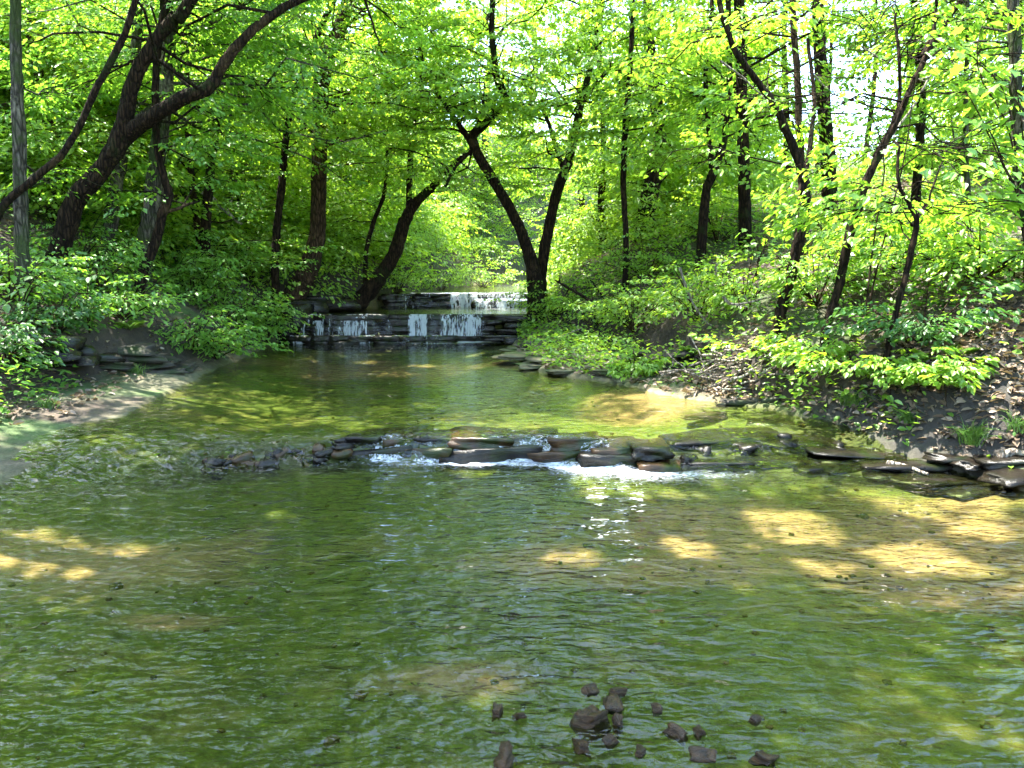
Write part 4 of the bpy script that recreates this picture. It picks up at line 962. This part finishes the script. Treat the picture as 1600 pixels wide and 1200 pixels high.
for a in (("shrub in front of the pale mossy trunk", 150, 455, 1.1, 1.0, 'leaf_left', 13), ("shrub beside the foot of the tall pale grey trunk", 265, 445, 1.2, 1.0, 'leaf_left', 13), ("shrub under the slanting slender trunk at the left edge", 15, 470, 1.0, .9, 'leaf_left', 12), ("broad shrub on the shaded slope right of the crooked stem", 300, 470, 1.2, 1.0, 'leaf_left', 13), ("shrub high on the litter slope beside the fallen trunk", 345, 400, 1.4, 1.1, 'leaf_mid', 13),
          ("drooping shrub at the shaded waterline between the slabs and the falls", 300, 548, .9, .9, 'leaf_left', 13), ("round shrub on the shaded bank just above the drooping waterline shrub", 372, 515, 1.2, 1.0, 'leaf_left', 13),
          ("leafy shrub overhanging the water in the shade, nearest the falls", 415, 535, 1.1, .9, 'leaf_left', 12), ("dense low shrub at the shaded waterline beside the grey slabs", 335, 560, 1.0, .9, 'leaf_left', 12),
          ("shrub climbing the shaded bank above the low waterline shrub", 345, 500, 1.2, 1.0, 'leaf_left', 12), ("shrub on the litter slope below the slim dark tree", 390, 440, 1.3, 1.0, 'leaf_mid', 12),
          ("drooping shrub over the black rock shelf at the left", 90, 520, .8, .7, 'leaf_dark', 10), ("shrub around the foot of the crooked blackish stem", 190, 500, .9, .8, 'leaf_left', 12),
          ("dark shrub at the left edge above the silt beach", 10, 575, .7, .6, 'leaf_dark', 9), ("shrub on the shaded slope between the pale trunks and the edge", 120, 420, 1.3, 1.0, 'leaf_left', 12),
          ("bushy green shrub below the thick brown trunk", 480, 455, 1.1, .8, 'leaf_mid', 9), ("bright shrub on the bank behind the bowed leaning tree", 620, 445, 1.6, 1.3, 'leaf_mid', 14),
          ("rounded deep green bush hanging over the upper waterfall", 690, 440, 1.7, 1.5, 'leaf_mid', 16), ("sunlit pale bush behind the upper waterfall", 755, 430, 2.0, 1.4, 'leaf_right', 14)):
    shrub(*a, group=GB, **({'D': {620: 21, 690: 23.5, 755: 27, 480: 19}[a[1]]} if a[1] in (620, 690, 755, 480) else {}))
for a in (("leafy shrub around the foot of the Y-shaped tree", 870, 500, 1.3, 1.0, 'leaf_mid', 12), ("shrub with dark bare stems right of the Y-shaped tree", 935, 510, 1.3, 1.1, 'leaf_mid', 14),
          ("thick shrub above the dark layered slabs", 990, 520, 1.4, 1.1, 'leaf_mid', 14), ("low leafy clump growing at the water's edge on the flat shelf", 992, 586, .45, .45, 'leaf_mid', 10),
          ("shrub with yellow-lit top behind the thick shrub", 1010, 440, 1.3, 1.2, 'leaf_right', 14), ("broad-leaved shrub behind the tangle of dead twigs", 1090, 500, 1.3, 1.0, 'leaf_mid', 14),
          ("shrub between the dead twigs and the dark leaning tree", 1160, 490, 1.2, .9, 'leaf_mid', 12), ("green plants at the foot of the dark leaning tree", 1240, 570, .7, .7, 'leaf_mid', 10),
          ("shrub between the two leaning trees on the undercut bank", 1275, 480, 1.1, .8, 'leaf_right', 12), ("low plants on the lip of the undercut bank under the crooked sapling", 1330, 590, .55, .7, 'leaf_mid', 10),
          ("shaded shrub in the hollow right of the crooked sapling", 1440, 540, .8, .8, 'leaf_dark', 11), ("sunlit yellow-green shrub on the sunny slope", 1400, 420, 1.0, .9, 'leaf_right', 12),
          ("brightest sunlit shrub near the right edge", 1530, 440, 1.1, 1.0, 'leaf_right', 14), ("shrub on the crest below the stout trunk", 1300, 380, 1.1, 1.0, 'leaf_right', 12),
          ("leafy shrub against the right edge above the litter", 1600, 440, .8, .7, 'leaf_right', 11), ("low plants on the litter beside the fern", 1440, 600, .45, .5, 'leaf_mid', 8),
          ("shrub on the crest left of the tall straight dark trunk", 1120, 380, 1.2, 1.1, 'leaf_mid', 12), ("small plants over the edge of the bank near the right edge", 1490, 600, .4, .4, 'leaf_mid', 8)):
    shrub(*a, group=GB)

# saplings whose leaves are large enough to pick apart: every leaf an object of its own
def big_leaf_mesh():
    V = np.array([[0, 0, 0], [.16, .20, .02], [.20, .46, .05], [.46, .30, .03], [.62, .46, .02], [.72, .20, 0], [1.0, 0, -.10], [.72, -.20, 0], [.62, -.46, .02], [.46, -.30, .03], [.20, -.46, .05], [.16, -.20, .02], [.45, 0, -.03]])
    F = [[12, i, (i + 1) % 12] for i in range(12)]
    return mesh_np("maple_leaf", V, np.array(F).ravel(), np.full(12, 3), attrs={"tone": np.full(13, .25)})
def oval_leaf_mesh():
    V = np.array([[0, 0, 0], [.2, .2, .04], [.45, .30, .05], [.75, .22, .02], [1.0, 0, -.10], [.75, -.22, .02], [.45, -.30, .05], [.2, -.2, .04], [.5, 0, -.01]])
    F = [[8, i, (i + 1) % 8] for i in range(8)]
    return mesh_np("oval_leaf", V, np.array(F).ravel(), np.full(8, 3), attrs={"tone": np.full(9, .25)})
LM = {}
def leafy_sapling(label, base, stems, D, leafm, size, n, kind='maple', droop=.35):
    """stems: lists of photo pixels; leaves hang in pairs along the outer part of each stem"""
    b = hit(*base); D = b[1]; b[2] -= .02
    root = empty("sapling", b); tag(root, label, "sapling")
    key = (kind, leafm)
    if key not in LM:
        me = big_leaf_mesh() if kind == 'maple' else oval_leaf_mesh(); me.materials.append(M[leafm]); LM[key] = me
    me = LM[key]
    for st in stems:
        pts = np.array([b if i == 0 and s is None else P(s[0], s[1], D + s[2]) for i, s in enumerate(st)])
        g = Geo(); c = trunk_geo(g, pts, .011, .003, k=6, flare=1, n=14); g.build("stem", [M['bark_brown']], root, b)
        for j in range(n):
            f = .25 + .75 * (j + rng.random()) / n; q = f * 13; i = min(int(q), 12); p = c[i] + (c[i + 1] - c[i]) * (q - i)
            a = c[min(i + 1, 13)] - c[max(i - 1, 0)]; az = math.atan2(a[1], a[0]) + (1 if j % 2 else -1) * U(.3, 1.5)
            o = bpy.data.objects.new("leaf", me); COL.objects.link(o); o.parent = root
            off = np.array([math.cos(az), math.sin(az), U(-.2, .35)]) * U(.03, .16)
            o.location = Vector(p + off - b)
            o.rotation_euler = (U(-.45, .45), U(-.1, .6) + droop * .5, az + U(-.3, .3)); s = size * U(.65, 1.2); o.scale = (s, s, s)
    return root
leafy_sapling("sapling with large pale green leaves at the left edge above the rock shelf", (35, 520), [[None, (30, 470, 0), (15, 440, 0), (5, 425, -.1)], [None, (45, 465, 0), (70, 440, -.1), (100, 445, -.2)], [None, (40, 470, 0), (52, 440, -.2), (60, 430, -.3)], [None, (20, 480, 0), (-10, 455, -.1), (-30, 450, -.1)]], 7.2, 'leaf_left', .12, 9, 'oval')
leafy_sapling("small sapling holding two flat fans of broad leaves beside the crooked dark stem", (140, 520), [[None, (140, 470, 0), (160, 462, -.1), (200, 468, -.2)], [None, (135, 460, 0), (140, 430, -.1), (172, 432, -.2)]], 8.2, 'leaf_left', .11, 9, 'oval')
leafy_sapling("maple sapling with sunlit yellow-green lobed leaves in the upper right corner", (1610, 480), [[None, (1590, 330, .1), (1570, 160, 0), (1520, 95, -.1), (1500, 85, -.2)], [None, (1600, 320, .1), (1575, 200, 0), (1530, 110, -.1), (1545, 20, -.2)], [None, (1600, 320, .1), (1600, 200, 0), (1590, 120, -.2), (1590, 40, -.3)],
              [None, (1590, 330, .1), (1560, 260, 0), (1510, 160, -.1), (1490, 150, -.1)], [None, (1600, 330, .1), (1570, 250, 0), (1540, 190, -.1), (1500, 185, -.2)], [None, (1610, 300, 0), (1610, 200, -.2), (1585, 160, -.3), (1560, 140, -.4)]], 6.4, 'leaf_right', .13, 14)
leafy_sapling("maple sapling with broad lit leaves low on the sunny slope", (1310, 470), [[None, (1300, 420, 0), (1290, 385, 0), (1280, 370, -.1)], [None, (1320, 420, 0), (1350, 385, 0), (1370, 375, -.1)], [None, (1315, 420, 0), (1325, 390, 0), (1335, 360, -.1)]], 9.0, 'leaf_right', .14, 9)
leafy_sapling("young sapling with broad leaves in front of the ridge-top shrubs", (1180, 440), [[None, (1185, 400, 0), (1180, 375, 0), (1165, 355, 0)], [None, (1190, 395, 0), (1205, 365, 0), (1215, 345, 0)], [None, (1188, 400, 0), (1190, 370, 0), (1195, 350, 0)]], 10.5, 'leaf_mid', .14, 8)
leafy_sapling("long-armed sapling with yellowish leaves hanging before the sky patch", (1350, 520), [[None, (1365, 380, 0), (1380, 250, 0), (1350, 160, 0), (1330, 150, 0)], [None, (1380, 380, 0), (1410, 260, 0), (1430, 130, 0), (1440, 110, 0)]], 8.0, 'leaf_right', .11, 9)

# ferns and grass tufts
def fern(label, u, v, L, n, rot):
    b = hit(u, v); root = empty("fern", b); tag(root, label, "fern")
    for i in range(n):
        g = Geo(); az = rot + i * 6.28 / n + U(-.3, .3); s = np.linspace(0, 1, 12)
        p = b + np.stack([math.cos(az) * s * L * .7, math.sin(az) * s * L * .7, L * (.9 * s - .55 * s ** 2)], -1)
        g.tubes(p[None], (.004 * (1 - .7 * s))[None], 3, 0)
        side = np.array([-math.sin(az), math.cos(az), 0])
        k = 18; f = np.linspace(.15, 1, k); pp = np.stack([np.interp(f, s, p[:, j]) for j in range(3)], -1)
        for sg in (-1, 1):
            g.leaves(pp, side * sg + np.array([math.cos(az), math.sin(az), 0]) * .35 + np.array([0, 0, -.1]), np.tile([0, 0, 1.0], (k, 1)), L * .30 * np.sin(np.pi * (f * .85 + .12)), 0, np.full(k, .7), False, .16)
        g.build("frond", [M['grass']], root, b)
fern("small pale fern with striped fronds on the shaded hollow's edge", 1494, 560, .32, 5, 1.2)
fern("fern on the shaded bank above the grey slabs", 205, 520, .35, 7, .2)
fern("fern growing above the rock shelf by the stick pile", 1085, 560, .35, 7, .5)
def tuft(label, u, v, L, n, D=None, hang=.0):
    b = hit(u, v) if D is None else P(u, v, D)
    root = empty("grass_tuft", b); tag(root, label, "grass tuft", "grass tufts at the water's edge")
    g = Geo(); az = U(0, 6.28, n); f = np.linspace(0, 1, 5); ln = L * U(.5, 1.1, n); sp = U(.15, .8, n)
    o0 = rng.normal(0, L * .12, (n, 2))
    X = b[0] + o0[:, :1] + np.cos(az)[:, None] * ln[:, None] * sp[:, None] * f ** 1.4
    Y = b[1] + o0[:, 1:] + np.sin(az)[:, None] * ln[:, None] * sp[:, None] * f ** 1.4
    Z = b[2] - .02 + ln[:, None] * (f - (.25 + .55 * sp[:, None] + hang) * f ** 2.2)
    g.tubes(np.stack([X, Y, Z], -1), (.0045 * (1 - .85 * f))[None] * np.ones((n, 1)), 3, 0)
    o = g.build("foliage", [M['grass']], root, b); return root
tuft("long grass tuft hanging from the undercut bank to the water", 1330, 640, .38, 130, hang=.15)
tuft("bright grass tuft at the water's edge left of the driftwood root", 1520, 690, .36, 130)
tuft("grass tuft beside the grey slabs on the shaded beach", 215, 585, .26, 80)
tuft("weedy tuft on the silt beach at the left", 75, 640, .28, 70)
tuft("thin grass under the undercut bank between the two larger tufts", 1420, 665, .30, 90, hang=.1)
tuft("grass tuft on the flat shelf beside the leafy clump", 960, 582, .25, 70)
tuft("grass fringe under the foot of the Y-shaped tree", 820, 520, .5, 120)
tuft("grass tuft at the foot of the bank by the right edge", 1590, 690, .3, 80)

# dead wood
def stick(g_or_name, label, pix, r, D=None, group=None, twigs=2, cat="branch", mat='bark_dead', name="fallen_branch", up=.02):
    pts = []
    for q in pix:
        if len(q) == 3: pts.append(P(q[0], q[1], q[2]))
        else:
            h = hit(q[0], q[1]); lv = float(level(h[0], h[1])) if xl(h[1]) < h[0] < xr(h[1]) else -9
            h[2] = max(h[2], lv) + up; pts.append(h)
    pts = np.array(pts); b = pts[0].copy()
    g = Geo(); c = trunk_geo(g, pts, r, r * .45, k=7, flare=1, n=16)
    for i in range(twigs):
        j = int(U(4, 14)); L = U(.15, .4) * np.linalg.norm(pts[-1] - pts[0]); dr = norm(rng.normal(0, 1, 3) + np.array([0, 0, .6])); f = np.linspace(0, 1, 4)
        tp = c[j] + dr * (f * L)[:, None] + rng.normal(0, .02 * L, (4, 3)); tp[0] = c[j]
        g.tubes(tp[None], (r * .5 * (1 - .7 * f))[None], 5, 0)
    o = g.build(name, [M[mat]], None, b); tag(o, label, cat, group); return o
stick(0, "bare bent driftwood branch lying on the wet shelf", [(1388, 736), (1405, 738), (1425, 748), (1448, 762)], .028, twigs=0)
stick(0, "pale driftwood root end at the right edge of the water", [(1565, 718), (1585, 712), (1610, 716)], .045, twigs=1)
stick(0, "forked stick leaning in the bright grass tuft", [(1530, 706), (1548, 690), (1563, 676)], .010, twigs=2)
stick(0, "long pale dead branch slanting down the shrubs right of the thick shrub", [(1062, 418, 11.0), (1078, 460, 11), (1098, 495, 10.9), (1112, 508, 10.8)], .022)
stick(0, "pale dead branch lying level above the stick pile, with an upturned end", [(1130, 464, 9.8), (1143, 475, 9.8), (1170, 473, 9.8), (1205, 464, 9.8)], .022)
stick(0, "forked dead twig standing in the shrubs", [(1118, 430, 10.5), (1118, 415, 10.5), (1138, 405, 10.5)], .018)
stick(0, "thin dead stem curving down to the flat shelf's end", [(1078, 520, 9.8), (1090, 540, 9.7), (1098, 560, 9.6), (1102, 578, 9.5)], .012)
stick(0, "dead branch reaching out low over the water before the stick pile", [(1030, 582, 9.6), (1060, 578, 9.6), (1095, 580, 9.5), (1130, 600, 9.4)], .014)
stick(0, "fallen pale log across the sunny slope behind the leaning trees", [(1300, 418, 11), (1340, 425, 11), (1390, 440, 11)], .05, twigs=1)
stick(0, "pale dead limb hanging across the top before the tall straight dark trunk", [(1125, 95, 9.8), (1160, 120, 9.8), (1190, 150, 9.8), (1200, 165, 9.8)], .014, twigs=3)
stick(0, "pale bare twig hanging above the sky patch", [(1348, 72, 9), (1365, 85, 9), (1380, 96, 9)], .012, twigs=1)
stick(0, "long pale dead branch leaning up beside the tree that leans to the right", [(1395, 210, 9.6), (1430, 160, 9.6), (1452, 120, 9.6), (1470, 85, 9.6)], .016, twigs=3)
stick(0, "short dead branch crossing the stout trunk", [(1272, 118, 10), (1285, 128, 10), (1295, 136, 10)], .012, twigs=1)
stick(0, "long thin dead branch arching over the sunny slope", [(1300, 475, 9), (1370, 445, 9), (1430, 425, 9), (1490, 405, 9)], .010, twigs=3)
stick(0, "bare branch low over the sunny slope at the right edge", [(1490, 345, 8.5), (1530, 365, 8.5), (1575, 370, 8.5), (1620, 372, 8.5)], .012, twigs=3)
stick(0, "fallen trunk leaning on the litter slope behind the shaded bank", [(318, 300, 17), (350, 325, 17), (378, 350, 17)], .07, twigs=1)
stick(0, "bare dark branch poking down from the canopy above the waterfalls", [(565, -10, 12), (578, 22, 12), (590, 55, 12), (594, 72, 12)], .022, mat='bark_dark', twigs=2)
stick(0, "dark low limb of driftwood rising left from the thick shrub's foot", [(945, 488, 14.5), (915, 465, 14.4), (885, 448, 14.3), (868, 438, 14.2)], .035, mat='bark_dark', twigs=2)
stick(0, "dark thin limb crossing the first one beside the thick shrub", [(948, 480, 14.6), (935, 455, 14.5), (922, 438, 14.4)], .022, mat='bark_dark', twigs=1)
stick(0, "grey stick lying on the slabs under the overhanging roots", [(872, 528, 13.6), (890, 520, 13.6), (908, 512, 13.6)], .018, twigs=0)
# the stick pile: each stick a part
b = hit(1140, 600); root = empty("stick_pile", b); tag(root, "heap of sun-bleached sticks and flood debris caught on the bank", "stick pile")
for i in range(46):
    u = 1140 + rng.normal(0, 38); v = 592 + rng.normal(0, 12); q = hit(u, min(v, 620)); L = U(.25, .8); a = rng.normal(.3, .6); e = rng.normal(.15, .3)
    dr = np.array([math.cos(a) * math.cos(e), math.sin(a) * math.cos(e), math.sin(e)]); z = np.array([0, 0, U(.03, .22)])
    g = Geo(); f = np.linspace(-.5, .5, 5)[:, None]; p = q + z + dr * f * L + rng.normal(0, .012, (5, 3))
    g.tubes(p[None], np.full((1, 5), U(.006, .016)), 5, 0); g.build("stick", [M['bark_dead']], root, b)
# hanging roots below the undercut bank
b = hit(1240, 610); root = empty("root_tangle", b); tag(root, "thin roots dangling from the undercut bank over the dark water edge", "roots")
for i in range(34):
    u = U(1060, 1480); q = hit(u, np.interp(u, [1060, 1480], [600, 625]) + U(-6, 10)); L = U(.12, .4); f = np.linspace(0, 1, 5)[:, None]
    p = q + np.array([0, 0, .06]) + np.array([rng.normal(0, .25), -.35, -.75]) * f * L + rng.normal(0, .012, (5, 3)); p[:, 2] = np.maximum(p[:, 2], float(zw(q[0], q[1])) - .02)
    g = Geo(); g.tubes(p[None], (.006 * (1 - .7 * f[:, 0]))[None], 4, 0); g.build("root", [M['bark_brown']], root, b)

# undergrowth and leaf litter: masses nobody could count
def cover(name, label, n, side, ymax, leaf, mat, hi_z, smin, smax, dens=.0):
    g = Geo()
    y = rng.uniform(3.5, ymax, n); s = smin + (smax - smin) * rng.random(n) ** 1.2
    x = np.where(side < 0, xl(y) - s, xr(y) + s) if side else 0
    d = fbm(x * .8 + 40, y * .8, 3) + rng.normal(0, .05, n)
    kp = d > dens; x = x[kp]; y = y[kp]; n = len(x)
    z = height(x, y) + hi_z * rng.random(n) ** 1.6
    pos = np.stack([x, y, z], -1); kp = open_creek(pos) & ~((pos[:, 0] > 3.7) & (pos[:, 1] < 7.6) & (pos[:, 2] < 1.45) & (rng.random(n) < .85)); pos = pos[kp]; n = len(pos)
    a = U(0, 6.28, n); dr = np.stack([np.cos(a), np.sin(a), rng.normal(-.15, .25, n)], -1); nr = rng.normal(0, .35, (n, 3)) + np.array([0, 0, 1])
    g.leaves(pos, dr, nr, leaf * U(.5, 1.4, n), 0, U(0, 1, n), True)
    o = g.build(name, [M[mat]]); tag(o, label, kind="stuff"); return o
cover("undergrowth", "green herbs and seedlings carpeting the shaded bank", 52000, -1, 24, .08, 'leaf_left', .5, .9, 12, -.06)
cover("undergrowth", "green herbs and seedlings carpeting the sunny bank", 60000, 1, 24, .075, 'leaf_right', .40, .06, 10, -.07)
def litter(label, n, side, ymax, smin, smax, dens):
    g = Geo(); y = rng.uniform(3.5, ymax, n); s = smin + (smax - smin) * rng.random(n) ** 1.4
    x = np.where(side < 0, xl(y) - s, xr(y) + s)
    d = fbm(x * .9 + 80, y * .9, 3) + rng.normal(0, .06, n); kp = d > dens; x = x[kp]; y = y[kp]; n = len(x)
    pos = np.stack([x, y, height(x, y) + .01 + .03 * rng.random(n)], -1)
    a = U(0, 6.28, n); dr = np.stack([np.cos(a), np.sin(a), rng.normal(0, .35, n)], -1); nr = rng.normal(0, .45, (n, 3)) + np.array([0, 0, 1])
    g.leaves(pos, dr, nr, .085 * U(.5, 1.3, n), 0, U(0, 1, n), True)
    o = g.build("leaf_litter", [M['litter']]); tag(o, label, kind="stuff")
g_ = Geo(); n_ = 5000; y_ = U(5.2, 7.8, n_); x_ = xr(y_) + .2 + 2.0 * rng.random(n_); kp_ = fbm(x_ * 2, y_ * 2, 3) > -.08; x_ = x_[kp_]; y_ = y_[kp_]; n_ = len(x_); a_ = U(0, 6.28, n_)
g_.leaves(np.stack([x_, y_, height(x_, y_) + .01 + .04 * rng.random(n_)], -1), np.stack([np.cos(a_), np.sin(a_), rng.normal(0, .4, n_)], -1), rng.normal(0, .5, (n_, 3)) + np.array([0, 0, 1]), .085 * U(.5, 1.3, n_), 0, U(.2, 1, n_), True)
tag(g_.build("leaf_litter", [M['litter']]), "thick pale drift of dry leaves on the near sunny bank", kind="stuff")
litter("dry brown leaves lying on the shaded bank", 16000, -1, 24, .5, 9, -.03)
litter("dry pinkish-brown leaves lying on the sunny bank", 24000, 1, 22, .08, 9, -.07)
